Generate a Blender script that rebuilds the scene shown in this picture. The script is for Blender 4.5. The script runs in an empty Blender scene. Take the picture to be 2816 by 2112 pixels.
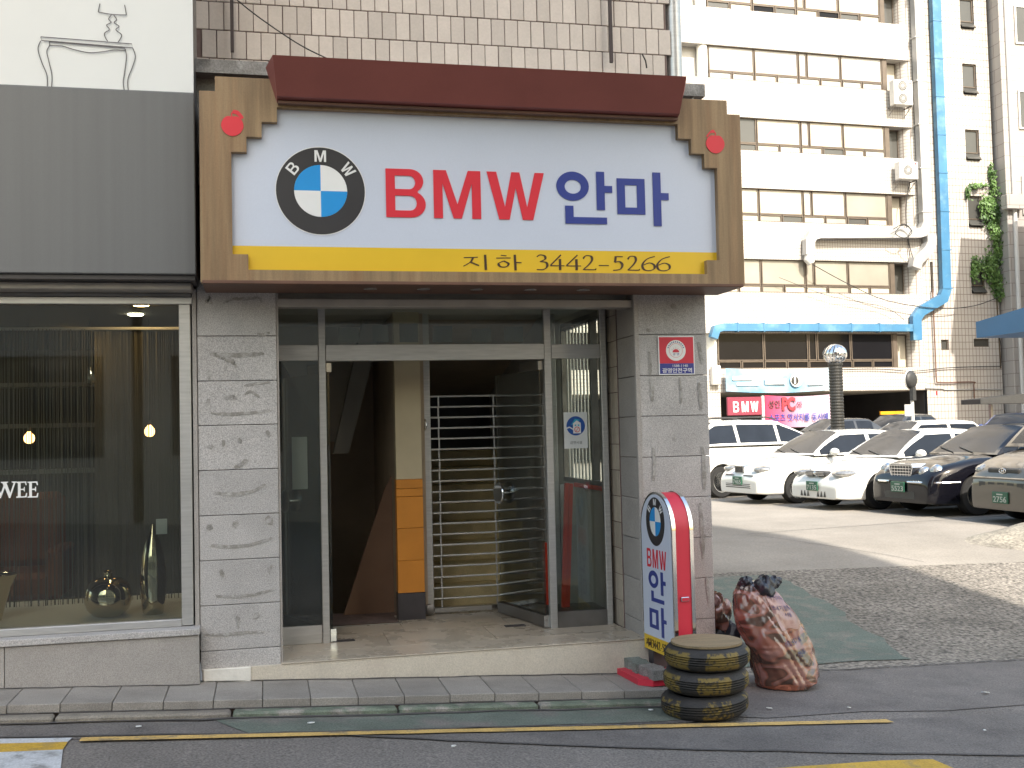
import bpy, bmesh, math, random
from mathutils import Vector, Matrix
random.seed(7)
R = math.radians
SC = bpy.context.scene
COL = SC.collection

# ------------------------------------------------------------------ camera, sky, sun, exposure
cam = bpy.data.cameras.new('camera')
cam.sensor_width = 36.0
cam.lens = 36.0 * 3000.0 / 2816.0
cam.clip_end = 2000.0
camo = bpy.data.objects.new('camera', cam)
COL.objects.link(camo)
yaw, pitch, roll = R(-12.88), R(2.5), R(-1.365)
fw = Vector((-math.sin(yaw) * math.cos(pitch), math.cos(yaw) * math.cos(pitch), math.sin(pitch)))
rt = fw.cross(Vector((0, 0, 1))).normalized()
up = rt.cross(fw)
r2 = rt * math.cos(roll) + up * math.sin(roll)
u2 = -rt * math.sin(roll) + up * math.cos(roll)
m = Matrix((r2, u2, -fw)).transposed().to_4x4()
m.translation = Vector((0.0, -7.496, 1.502))
camo.matrix_world = m
SC.camera = camo

SUN_EL = R(41)
w = bpy.data.worlds.new('World')
SC.world = w
w.use_nodes = True
nt = w.node_tree
sky = nt.nodes.new('ShaderNodeTexSky')
sky.sky_type = 'NISHITA'
sky.sun_disc = False
sky.sun_elevation = SUN_EL
sky.sun_rotation = R(172)
sky.air_density = 1.9
sky.dust_density = 3.4
sky.ozone_density = 1.0
bg = nt.nodes['Background']
bg.inputs['Strength'].default_value = 0.15
nt.links.new(sky.outputs[0], bg.inputs[0])
sun = bpy.data.lights.new('sun', 'SUN')
sun.energy = 3.4
sun.angle = R(0.55)
sun.color = (1.0, 0.93, 0.82)
suno = bpy.data.objects.new('sun', sun)
COL.objects.link(suno)
suno.location = (0, -20, 40)
SUN_AZ = R(8)
d = Vector((-math.sin(SUN_AZ) * math.cos(SUN_EL), math.cos(SUN_AZ) * math.cos(SUN_EL), -math.sin(SUN_EL)))
suno.rotation_euler = d.to_track_quat('-Z', 'Y').to_euler()
vs = SC.view_settings
vs.view_transform = 'Standard'
vs.look = 'None'
vs.gamma = 1.0
vs.exposure = 1.35
vs.use_curve_mapping = False
cy = SC.cycles
cy.max_bounces = 8
cy.diffuse_bounces = 4
cy.glossy_bounces = 4
cy.transparent_max_bounces = 12
cy.use_denoising = True
cy.caustics_reflective = False
cy.caustics_refractive = False
cy.sample_clamp_indirect = 8.0

# ------------------------------------------------------------------ materials
def nd(t, kind, **kw):
    n = t.nodes.new(kind)
    for k, v in kw.items():
        setattr(n, k, v)
    return n

def lk(t, a, b):
    t.links.new(a, b)

def mat(name, col, rough=0.6, metal=0.0, spec=0.5, noise=0.0, scale=4.0, stretch=(1, 1, 1), fine=0.0,
        fscale=120.0, bump=0.0, bscale=None, rnd=0.0, col2=None, c2scale=1.5, c2lo=.45, c2hi=.62, coat=0.0,
        rvar=0.0, emit=None, estr=0.0, c2stretch=(1, 1, 1)):
    """procedural surface: base colour, broad mottling, a second tone in patches, fine grain, per-piece variation, bump"""
    M = bpy.data.materials.new(name)
    M.use_nodes = True
    t = M.node_tree
    b = t.nodes['Principled BSDF']
    b.inputs['Roughness'].default_value = rough
    b.inputs['Metallic'].default_value = metal
    b.inputs['Specular IOR Level'].default_value = spec
    if coat:
        b.inputs['Coat Weight'].default_value = coat
        b.inputs['Coat Roughness'].default_value = 0.03
    if emit:
        b.inputs['Emission Color'].default_value = (*emit, 1)
        b.inputs['Emission Strength'].default_value = estr
    tc = nd(t, 'ShaderNodeTexCoord')
    oi = nd(t, 'ShaderNodeObjectInfo')
    off = nd(t, 'ShaderNodeVectorMath', operation='SCALE')
    off.inputs[0].default_value = (13.7, 7.3, 19.1)
    lk(t, oi.outputs['Random'], off.inputs['Scale'])
    add = nd(t, 'ShaderNodeVectorMath', operation='ADD')
    lk(t, tc.outputs['Object'], add.inputs[0])
    lk(t, off.outputs[0], add.inputs[1])
    P = add.outputs[0]

    def noi(sc, detail=4.0, st=(1, 1, 1), r=.55):
        mp = nd(t, 'ShaderNodeMapping')
        mp.inputs['Scale'].default_value = st
        lk(t, P, mp.inputs[0])
        n = nd(t, 'ShaderNodeTexNoise')
        n.inputs['Scale'].default_value = sc
        n.inputs['Detail'].default_value = detail
        n.inputs['Roughness'].default_value = r
        lk(t, mp.outputs[0], n.inputs['Vector'])
        return n.outputs['Fac']

    cur = None
    base = nd(t, 'ShaderNodeRGB')
    base.outputs[0].default_value = (*col, 1)
    cur = base.outputs[0]
    if col2:
        mr = nd(t, 'ShaderNodeMapRange')
        mr.inputs[1].default_value = c2lo
        mr.inputs[2].default_value = c2hi
        lk(t, noi(c2scale, 5, c2stretch, .6), mr.inputs[0])
        mx = nd(t, 'ShaderNodeMixRGB')
        lk(t, mr.outputs[0], mx.inputs[0])
        lk(t, cur, mx.inputs[1])
        mx.inputs[2].default_value = (*col2, 1)
        cur = mx.outputs[0]

    def vary(src, lo, hi, amt):
        nonlocal cur
        mr = nd(t, 'ShaderNodeMapRange')
        mr.inputs[1].default_value = lo
        mr.inputs[2].default_value = hi
        mr.inputs[3].default_value = 1 - amt
        mr.inputs[4].default_value = 1 + amt
        lk(t, src, mr.inputs[0])
        mx = nd(t, 'ShaderNodeVectorMath', operation='SCALE')
        lk(t, cur, mx.inputs[0])
        lk(t, mr.outputs[0], mx.inputs['Scale'])
        cur = mx.outputs[0]
    if noise:
        vary(noi(scale, 5, stretch), .3, .7, noise)
    if fine:
        vary(noi(fscale, 2, (1, 1, 1), .6), .32, .68, fine)
    if rnd:
        vary(oi.outputs['Random'], 0, 1, rnd)
    lk(t, cur, b.inputs['Base Color'])
    if rvar:
        mr = nd(t, 'ShaderNodeMapRange')
        mr.inputs[1].default_value = .3
        mr.inputs[2].default_value = .7
        mr.inputs[3].default_value = max(0, rough - rvar)
        mr.inputs[4].default_value = rough + rvar
        lk(t, noi(scale * 2, 4, stretch), mr.inputs[0])
        lk(t, mr.outputs[0], b.inputs['Roughness'])
    if bump:
        bn = nd(t, 'ShaderNodeBump')
        bn.inputs['Strength'].default_value = min(1, bump)
        bn.inputs['Distance'].default_value = 0.01
        lk(t, noi(bscale or fscale, 4, stretch if not bscale else (1, 1, 1)), bn.inputs['Height'])
        lk(t, bn.outputs[0], b.inputs['Normal'])
    return M

def glass_mat(name, tint=(.8, .86, .84), rough=.02, ior=1.5, dirt=.06, refl=1.7):
    """thin window glass: see-through with a Fresnel reflection and a little dust"""
    M = bpy.data.materials.new(name)
    M.use_nodes = True
    t = M.node_tree
    t.nodes.remove(t.nodes['Principled BSDF'])
    out = t.nodes['Material Output']
    tr = nd(t, 'ShaderNodeBsdfTransparent')
    tr.inputs[0].default_value = (*tint, 1)
    gl = nd(t, 'ShaderNodeBsdfGlossy')
    gl.inputs['Roughness'].default_value = rough
    fr = nd(t, 'ShaderNodeFresnel')
    fr.inputs[0].default_value = ior
    m2 = nd(t, 'ShaderNodeMath', operation='MULTIPLY')
    m2.inputs[1].default_value = refl
    m2.use_clamp = True
    lk(t, fr.outputs[0], m2.inputs[0])
    mx = nd(t, 'ShaderNodeMixShader')
    lk(t, m2.outputs[0], mx.inputs[0])
    lk(t, tr.outputs[0], mx.inputs[1])
    lk(t, gl.outputs[0], mx.inputs[2])
    df = nd(t, 'ShaderNodeBsdfDiffuse')
    df.inputs[0].default_value = (.5, .5, .48, 1)
    nz = nd(t, 'ShaderNodeTexNoise')
    nz.inputs['Scale'].default_value = 2.5
    nz.inputs['Detail'].default_value = 6
    tc = nd(t, 'ShaderNodeTexCoord')
    lk(t, tc.outputs['Object'], nz.inputs['Vector'])
    mr = nd(t, 'ShaderNodeMapRange')
    mr.inputs[1].default_value = .35
    mr.inputs[2].default_value = .8
    mr.inputs[4].default_value = dirt
    lk(t, nz.outputs['Fac'], mr.inputs[0])
    m3 = nd(t, 'ShaderNodeMixShader')
    lk(t, mr.outputs[0], m3.inputs[0])
    lk(t, mx.outputs[0], m3.inputs[1])
    lk(t, df.outputs[0], m3.inputs[2])
    lk(t, m3.outputs[0], out.inputs[0])
    return M

def tile_mat(name, col, mortar, tw, th, offs=0.0, msize=.012, rough=.35, noise=.06, bump=.3):
    """small ceramic tiles seen from far off: brick texture over the wall's own x and z"""
    M = mat(name, col, rough, noise=noise, scale=.35)
    t = M.node_tree
    b = t.nodes['Principled BSDF']
    tc = nd(t, 'ShaderNodeTexCoord')
    sp = nd(t, 'ShaderNodeSeparateXYZ')
    lk(t, tc.outputs['Object'], sp.inputs[0])
    ad = nd(t, 'ShaderNodeMath', operation='ADD')
    lk(t, sp.outputs[0], ad.inputs[0])
    lk(t, sp.outputs[1], ad.inputs[1])
    cb = nd(t, 'ShaderNodeCombineXYZ')
    lk(t, ad.outputs[0], cb.inputs[0])
    lk(t, sp.outputs[2], cb.inputs[1])
    br = nd(t, 'ShaderNodeTexBrick')
    br.offset = offs
    br.inputs['Scale'].default_value = 1.0
    br.inputs['Mortar Size'].default_value = msize
    br.inputs['Mortar Smooth'].default_value = .3
    br.inputs['Brick Width'].default_value = tw
    br.inputs['Row Height'].default_value = th
    br.inputs['Color1'].default_value = (1, 1, 1, 1)
    br.inputs['Color2'].default_value = (.94, .94, .94, 1)
    br.inputs['Mortar'].default_value = tuple(mortar[i] / col[i] for i in range(3)) + (1,)
    lk(t, cb.outputs[0], br.inputs['Vector'])
    src = b.inputs['Base Color'].links[0].from_socket
    mx = nd(t, 'ShaderNodeMixRGB', blend_type='MULTIPLY')
    mx.inputs[0].default_value = 1
    lk(t, src, mx.inputs[1])
    lk(t, br.outputs['Color'], mx.inputs[2])
    lk(t, mx.outputs[0], b.inputs['Base Color'])
    return M

def lin(r, g, b, k=.66):
    f = lambda c: ((c / 255 + .055) / 1.055) ** 2.4 if c > 10 else c / 255 / 12.92
    return tuple(min(.9, f(c) / k) for c in (r, g, b))

MT = {}
MT['granite'] = mat('granite', (.43, .412, .405), .65, noise=.12, scale=3, fine=.34, fscale=170, bump=.25, rnd=.05)
MT['granite_warm'] = mat('granite_warm', (.36, .335, .315), .7, noise=.10, scale=3, fine=.22, fscale=170, bump=.3, rnd=.06)
MT['granite_stain'] = mat('adhesive_stain', (.265, .25, .23), .8, noise=.2, scale=16, fine=.2, fscale=150, col2=(.40, .385, .375), c2scale=22, c2lo=.42, c2hi=.62)
MT['joint'] = mat('joint_mortar', (.16, .12, .10), .9, noise=.2, scale=20)
MT['tile'] = mat('beige_tile', (.60, .53, .475), .4, noise=.05, scale=6, rnd=.09, fine=.04, fscale=60)
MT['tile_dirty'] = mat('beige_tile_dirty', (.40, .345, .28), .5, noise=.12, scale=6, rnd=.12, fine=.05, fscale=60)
MT['grout'] = mat('dark_grout', (.17, .12, .11), .9, noise=.2, scale=15)
MT['concrete'] = mat('concrete', (.34, .33, .32), .85, noise=.22, scale=5, fine=.18, fscale=90, bump=.5, col2=(.2, .19, .18), c2scale=4)
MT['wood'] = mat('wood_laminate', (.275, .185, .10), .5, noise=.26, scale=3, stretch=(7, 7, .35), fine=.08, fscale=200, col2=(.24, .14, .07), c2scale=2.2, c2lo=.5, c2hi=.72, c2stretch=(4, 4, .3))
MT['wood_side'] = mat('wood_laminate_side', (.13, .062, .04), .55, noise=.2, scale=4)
MT['cap'] = mat('red_brown_metal', (.25, .078, .068), .55, noise=.07, scale=3, fine=.05, fscale=220)
MT['acrylic'] = mat('white_acrylic', (.60, .645, .76), .28, noise=.03, scale=1.2, fine=.015)
MT['yellow'] = mat('yellow_film', (.78, .50, .03), .35, noise=.05, scale=2)
MT['red'] = mat('red_film', (.70, .035, .055), .35, noise=.04, scale=4)
MT['navy'] = mat('navy_film', (.035, .055, .27), .35, noise=.05, scale=4)
MT['blue'] = mat('blue_film', (.02, .30, .72), .35, noise=.04, scale=4)
MT['black_film'] = mat('black_film', (.035, .033, .036), .4, noise=.1, scale=4)
MT['white_film'] = mat('white_film', (.8, .8, .8), .4, noise=.04, scale=4)
MT['brown_ink'] = mat('brown_ink', (.06, .03, .02), .45, noise=.1, scale=9)
MT['fascia'] = mat('grey_panel', (.132, .134, .137), .45, metal=.0, noise=.05, scale=2.5, stretch=(9, 9, .12), fine=.05, fscale=200)
MT['fabric'] = mat('white_banner_fabric', (.76, .765, .75), .7, noise=.025, scale=1.2, bump=.12, bscale=2.2)
MT['ink'] = mat('grey_ink', (.13, .12, .12), .7, noise=.1, scale=9)
MT['steel'] = mat('brushed_steel', (.55, .54, .525), .36, metal=.6, noise=.10, scale=6, stretch=(1, 1, 12), rvar=.08)
MT['steel_dark'] = mat('dark_steel', (.24, .23, .22), .38, metal=.8, noise=.18, scale=5, rvar=.1)
MT['chrome'] = mat('chrome', (.75, .75, .75), .12, metal=1.0, noise=.05, scale=8)
MT['alu'] = mat('aluminium_frame', (.40, .37, .34), .45, metal=.4, noise=.12, scale=6, rvar=.1)
MT['glass'] = glass_mat('window_glass', (.86, .90, .87), dirt=.03)
MT['glass_clear'] = glass_mat('door_glass', (.94, .96, .95), dirt=.012, refl=.8)
MT['terrazzo'] = mat('terrazzo', (.46, .40, .32), .3, noise=.12, scale=2.2, fine=.12, fscale=160, rvar=.12, col2=(.43, .37, .29), c2scale=1.2, c2lo=.3, c2hi=.8)
MT['stoop'] = mat('stoop_stone', (.60, .54, .45), .75, noise=.12, scale=3, fine=.1, fscale=120, bump=.3, col2=(.46, .40, .33), c2scale=3, c2lo=.5, c2hi=.75)
MT['chip'] = mat('white_plaster_chip', (.74, .71, .65), .85, noise=.12, scale=8, bump=.5, bscale=20)
MT['orange'] = mat('orange_tile', (.62, .24, .03), .4, noise=.08, scale=4, rnd=.04)
MT['cream'] = mat('cream_paint', (.56, .48, .33), .7, noise=.06, scale=4)
MT['black_base'] = mat('black_base_stone', (.05, .045, .05), .4, noise=.2, scale=8)
MT['brown_wall'] = mat('brown_wall', (.42, .34, .26), .8, noise=.15, scale=2)
MT['red_brown'] = mat('red_brown_panel', (.24, .14, .09), .7, noise=.15, scale=2)
MT['grey_paint'] = mat('grey_paint', (.52, .50, .46), .7, noise=.08, scale=2.5, fine=.04)
MT['step'] = mat('stair_stone', (.62, .50, .27), .3, noise=.2, scale=5, fine=.1)
MT['redpole'] = mat('red_paint_pole', (.85, .07, .03), .4, noise=.08, scale=6)
MT['slab'] = mat('paving_slab', (.285, .262, .237), .75, noise=.13, scale=3, fine=.2, fscale=150, bump=.3, rnd=.10, col2=(.20, .18, .16), c2scale=2.5, c2lo=.5, c2hi=.8)
MT['kerb'] = mat('kerb_stone', (.24, .215, .18), .8, noise=.25, scale=7, fine=.2, fscale=120, bump=.5, rnd=.12, col2=(.15, .13, .115), c2scale=3.5, c2lo=.5, c2hi=.7)
MT['kerb_green'] = mat('kerb_green_paint', (.135, .16, .12), .8, noise=.3, scale=9, fine=.2, fscale=120, bump=.4, col2=(.27, .25, .22), c2scale=6, c2lo=.5, c2hi=.62)
MT['asphalt'] = mat('asphalt', (.185, .165, .150), .85, noise=.12, scale=1.3, fine=.42, fscale=75, bump=.7, bscale=90, col2=(.150, .134, .122), c2scale=.9, c2lo=.45, c2hi=.65)
MT['asphalt_patch'] = mat('asphalt_patch', (.160, .144, .134), .85, noise=.15, scale=1.5, fine=.34, fscale=85, bump=.6, bscale=90, col2=(.122, .110, .104), c2scale=2.0)
MT['asphalt_green'] = mat('asphalt_green', (.122, .142, .118), .85, noise=.2, scale=3, fine=.25, fscale=90, bump=.5, bscale=90, col2=(.175, .16, .145), c2scale=2.4, c2lo=.5, c2hi=.66)
MT['green_paint'] = mat('green_ground_paint', (.112, .14, .118), .85, noise=.12, scale=2, fine=.25, fscale=70, bump=.6, bscale=60, col2=(.18, .17, .145), c2scale=5, c2lo=.5, c2hi=.68)
MT['lot'] = mat('lot_concrete', (.265, .242, .212), .9, noise=.14, scale=.6, fine=.14, fscale=40, bump=.4, bscale=30, col2=(.215, .196, .17), c2scale=.35)
MT['ramp'] = mat('exposed_aggregate', (.195, .175, .15), .9, noise=.18, scale=.9, fine=.75, fscale=26, bump=1.0, bscale=26, col2=(.145, .13, .11), c2scale=.7)
MT['mound'] = mat('rough_concrete', (.25, .23, .19), .9, noise=.25, scale=2, fine=.4, fscale=26, bump=1.0, bscale=10, col2=(.17, .155, .13), c2scale=1.6)
MT['line_yellow'] = mat('worn_yellow_paint', (.55, .36, .12), .8, noise=.15, scale=5, fine=.2, fscale=80, col2=(.24, .19, .12), c2scale=7, c2lo=.52, c2hi=.68)
MT['line_yellow2'] = mat('bold_yellow_paint', (.52, .32, .04), .8, noise=.15, scale=5, fine=.15, fscale=80, col2=(.30, .22, .09), c2scale=6, c2lo=.55, c2hi=.7)
MT['line_white'] = mat('worn_white_paint', (.50, .51, .53), .8, noise=.12, scale=5, fine=.15, fscale=80, col2=(.25, .25, .25), c2scale=8, c2lo=.52, c2hi=.68)
MT['crack'] = mat('tar_crack', (.088, .08, .076), .9, noise=.3, scale=8)
MT['ground'] = mat('bare_ground', (.24, .215, .185), .95, noise=.2, scale=.3)
MT['rubber_black'] = mat('road_rubber', (.014, .014, .014), .75, noise=.2, scale=6)
MT['rubber'] = mat('old_rubber', (.042, .040, .042), .7, noise=.25, scale=8, fine=.15, fscale=90, bump=.3, bscale=60)
MT['rubber_dusty'] = mat('dusty_rubber', (.065, .06, .058), .8, noise=.3, scale=6, fine=.2, fscale=90, bump=.3, bscale=60)
def tyre_mat(name, base, n, thr, wear):
    """rubber with worn bands of yellow paint round the tread"""
    M = mat(name, base, .72, noise=.25, scale=8, fine=.15, fscale=90, bump=.3, bscale=60)
    t = M.node_tree
    b = t.nodes['Principled BSDF']
    tc = nd(t, 'ShaderNodeTexCoord')
    sp = nd(t, 'ShaderNodeSeparateXYZ')
    lk(t, tc.outputs['Object'], sp.inputs[0])
    def M_(op, a, c=None, clamp=False):
        q = nd(t, 'ShaderNodeMath', operation=op)
        q.use_clamp = clamp
        for i_, x_ in enumerate((a, c)):
            if x_ is None:
                continue
            if isinstance(x_, (int, float)):
                q.inputs[i_].default_value = x_
            else:
                lk(t, x_, q.inputs[i_])
        return q.outputs[0]
    def nz(sc, det):
        q = nd(t, 'ShaderNodeTexNoise')
        q.inputs['Scale'].default_value = sc
        q.inputs['Detail'].default_value = det
        lk(t, tc.outputs['Object'], q.inputs['Vector'])
        return q.outputs['Fac']
    an = M_('MULTIPLY', M_('ARCTAN2', sp.outputs[1], sp.outputs[0]), n)
    wob = M_('MULTIPLY', nz(9, 4), 2.2)
    band = M_('SINE', M_('ADD', an, wob))
    m1 = M_('MULTIPLY', M_('SUBTRACT', band, thr), 9.0, True)
    rad = M_('SQRT', M_('ADD', M_('MULTIPLY', sp.outputs[0], sp.outputs[0]), M_('MULTIPLY', sp.outputs[1], sp.outputs[1])))
    m2 = M_('MULTIPLY', M_('SUBTRACT', rad, .248), 120.0, True)
    m3 = M_('MULTIPLY', M_('SUBTRACT', nz(38, 8), wear), 7.0, True)
    mk = M_('MULTIPLY', M_('MULTIPLY', m1, m2), m3)
    mx = nd(t, 'ShaderNodeMixRGB')
    lk(t, M_('MULTIPLY', mk, .82), mx.inputs[0])
    lk(t, b.inputs['Base Color'].links[0].from_socket, mx.inputs[1])
    mx.inputs[2].default_value = (.23, .16, .035, 1)
    lk(t, mx.outputs[0], b.inputs['Base Color'])
    return M
MT['tyre_top'] = tyre_mat('tyre_bold_yellow', (.034, .031, .030), 5, -.62, .35)
MT['tyre_mid'] = tyre_mat('tyre_mid_yellow', (.034, .031, .030), 5, -.42, .375)
MT['tyre_low'] = tyre_mat('tyre_faded_yellow', (.030, .027, .026), 5, -.35, .46)
MT['plywood'] = mat('weathered_plywood', (.25, .185, .105), .8, noise=.15, scale=3, stretch=(1, 9, 1), fine=.12, fscale=90)
MT['bag_black'] = mat('black_plastic_film', (.028, .030, .042), .28, spec=.6, noise=.3, scale=8, bump=.8, bscale=26)
MT['block'] = mat('paving_block', (.19, .215, .195), .9, noise=.2, scale=9, fine=.3, fscale=90, bump=.6)
MT['block_grey'] = mat('paving_block_grey', (.24, .23, .22), .9, noise=.2, scale=9, fine=.3, fscale=90, bump=.6)
MT['paint_white'] = mat('car_paint_white', (.72, .715, .68), .25, coat=.8, noise=.02, scale=2)
MT['paint_black'] = mat('car_paint_black', (.005, .005, .008), .12, spec=.3, coat=.35, noise=.1, scale=2)
MT['paint_tan'] = mat('car_paint_taupe', (.10, .087, .072), .3, coat=.7, metal=.3, noise=.06, scale=2)
MT['paint_dark'] = mat('car_paint_dark', (.035, .037, .04), .25, coat=.7, noise=.1, scale=2)
MT['paint_blue'] = mat('car_paint_blue', (.03, .05, .16), .25, coat=.7, noise=.1, scale=2)
MT['car_glass'] = mat('car_glass', (.016, .020, .028), .13, spec=.16, noise=.2, scale=2)
MT['lamp_glass'] = mat('headlamp_glass', (.34, .34, .335), .12, metal=.6, noise=.5, scale=22)
MT['plastic_dark'] = mat('dark_plastic', (.03, .03, .03), .55, noise=.2, scale=8)
MT['plate'] = mat('green_plate', (.02, .105, .062), .45, noise=.06, scale=8)
MT['plate_ink'] = mat('plate_ink', (.42, .46, .42), .5, noise=.05, scale=9)
MT['tail'] = mat('red_lens', (.5, .02, .03), .2, noise=.1, scale=8)
MT['amber'] = mat('amber_lens', (.7, .30, .02), .3, noise=.1, scale=8)
MT['blue_duct'] = mat('blue_duct_metal', (.05, .17, .31), .45, metal=.0, noise=.12, scale=1.5, col2=(.14, .27, .36), c2scale=1.1, c2lo=.52, c2hi=.72)
MT['silver_duct'] = mat('galvanised_duct', (.40, .40, .40), .4, metal=.25, noise=.1, scale=2)
MT['far_tile'] = tile_mat('small_white_tile', (.50, .48, .45), (.25, .21, .19), .135, .16, 0, .014)
MT['far_tile_big'] = tile_mat('pale_tile', (.47, .445, .415), (.20, .16, .145), .19, .33, 0, .017)
MT['stone_far'] = tile_mat('pale_stone_cladding', (.38, .355, .335), (.20, .175, .16), 1.1, .62, .5, .016)
MT['bronze'] = mat('bronze_window_frame', (.12, .096, .076), .45, metal=.3, noise=.15, scale=3)
MT['blind'] = mat('pale_blind', (.62, .57, .47), .8, noise=.05, scale=1.5, rnd=.1)
MT['blind_white'] = mat('white_blind', (.74, .73, .68), .8, noise=.05, scale=1.5, rnd=.06)
MT['blind_grey'] = mat('grey_blind', (.33, .31, .27), .7, noise=.1, scale=1.5, rnd=.12)
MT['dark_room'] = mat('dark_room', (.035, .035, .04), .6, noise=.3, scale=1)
MT['pane'] = mat('office_glass', (.05, .055, .055), .06, spec=.6, noise=.2, scale=1)
MT['white_box'] = mat('white_enamel', (.60, .59, .57), .4, noise=.04, scale=3)
MT['grille'] = mat('fan_grille', (.085, .085, .085), .5, noise=.15, scale=4)
MT['cable'] = mat('black_cable', (.02, .02, .02), .6, noise=.1, scale=4)
MT['leaf'] = mat('ivy_leaf', (.10, .19, .045), .55, noise=.3, scale=3, rnd=.1, col2=(.035, .085, .02), c2scale=1.2)
MT['stem'] = mat('ivy_stem', (.10, .07, .04), .8, noise=.2, scale=6)
MT['canopy_blue'] = mat('canopy_blue_metal', (.025, .12, .25), .4, noise=.06, scale=1)
MT['sky_banner'] = mat('sky_blue_banner', (.12, .30, .45), .6, noise=.10, scale=1.2, col2=(.30, .38, .44), c2scale=.7, c2lo=.42, c2hi=.62)
MT['maroon'] = mat('maroon_board', (.20, .025, .05), .5, noise=.08, scale=2)
def ramp_mat(name, stops, rough, axis=0, lo=-9.0, hi=-5.6):
    """flat print that runs from one ink to another along the cloth"""
    M = mat(name, stops[0][1], rough, noise=.05, scale=1)
    t = M.node_tree
    b = t.nodes['Principled BSDF']
    tc = nd(t, 'ShaderNodeTexCoord')
    sp = nd(t, 'ShaderNodeSeparateXYZ')
    lk(t, tc.outputs['Object'], sp.inputs[0])
    mr = nd(t, 'ShaderNodeMapRange')
    mr.inputs[1].default_value = lo
    mr.inputs[2].default_value = hi
    lk(t, sp.outputs[axis], mr.inputs[0])
    cr = nd(t, 'ShaderNodeValToRGB')
    while len(cr.color_ramp.elements) < len(stops):
        cr.color_ramp.elements.new(.5)
    for e_, (p_, c_) in zip(cr.color_ramp.elements, stops):
        e_.position = p_
        e_.color = (*c_, 1)
    lk(t, mr.outputs[0], cr.inputs[0])
    lk(t, cr.outputs[0], b.inputs['Base Color'])
    return M
MT['pink'] = ramp_mat('pink_banner', [(0, (.42, .02, .07)), (.22, (.42, .06, .14)), (.5, (.42, .24, .33)), (.75, (.44, .34, .42)), (1, (.44, .33, .42))], .6)
MT['soft_pink'] = mat('soft_pink', (.42, .24, .33), .6, noise=.06, scale=1)
MT['hot_pink'] = mat('red_pink_banner', (.42, .03, .09), .6, noise=.06, scale=1)
MT['brass'] = mat('mirror_bronze_glaze', (.62, .54, .40), .07, metal=1.0, noise=.06, scale=3)
MT['curtain'] = mat('string_curtain', (.14, .13, .11), .9, noise=.1, scale=3)
MT['bulb'] = mat('warm_bulb', (.9, .6, .3), .4, emit=(1.0, .50, .17), estr=4.0)
MT['downlight'] = mat('warm_downlight', (.9, .6, .3), .4, emit=(1.0, .62, .25), estr=40.0)
MT['downlight2'] = mat('white_downlight', (.9, .85, .7), .4, emit=(1.0, .9, .66), estr=40.0)
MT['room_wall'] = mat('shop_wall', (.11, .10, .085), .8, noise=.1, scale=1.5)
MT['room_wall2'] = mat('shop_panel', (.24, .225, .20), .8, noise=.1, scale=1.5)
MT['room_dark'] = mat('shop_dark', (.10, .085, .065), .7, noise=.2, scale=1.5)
MT['shelf'] = mat('display_ledge', (.84, .83, .80), .5, noise=.06, scale=3)
MT['orange_cloth'] = mat('orange_cloth', (.16, .055, .025), .8, noise=.15, scale=5)
MT['paper'] = mat('white_paper', (.72, .73, .72), .8, noise=.04, scale=6)
MT['slat'] = mat('polished_slat', (.72, .71, .69), .22, metal=.35, noise=.06, scale=6)
MT['beam'] = mat('dim_grey_plaster', (.26, .245, .22), .8, noise=.1, scale=3)
MT['posted'] = mat('back_of_notice', (.20, .21, .205), .8, noise=.06, scale=6)
MT['emblem_blue'] = mat('emblem_blue', (.02, .09, .36), .5, noise=.04, scale=6)
MT['emblem_cyan'] = mat('emblem_cyan', (.04, .42, .62), .5, noise=.04, scale=6)
MT['sign_red'] = mat('notice_red', (.62, .03, .06), .4, noise=.05, scale=6)
MT['sign_navy'] = mat('notice_navy', (.04, .05, .26), .4, noise=.05, scale=6)
MT['vent'] = mat('dark_ribbed_metal', (.042, .042, .04), .45, metal=.4, noise=.15, scale=3)
MT['opp_wall'] = mat('opposite_wall', (.48, .44, .39), .8, noise=.1, scale=.6)
MT['rod'] = mat('dark_rod', (.05, .035, .035), .6, noise=.2, scale=6)

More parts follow.
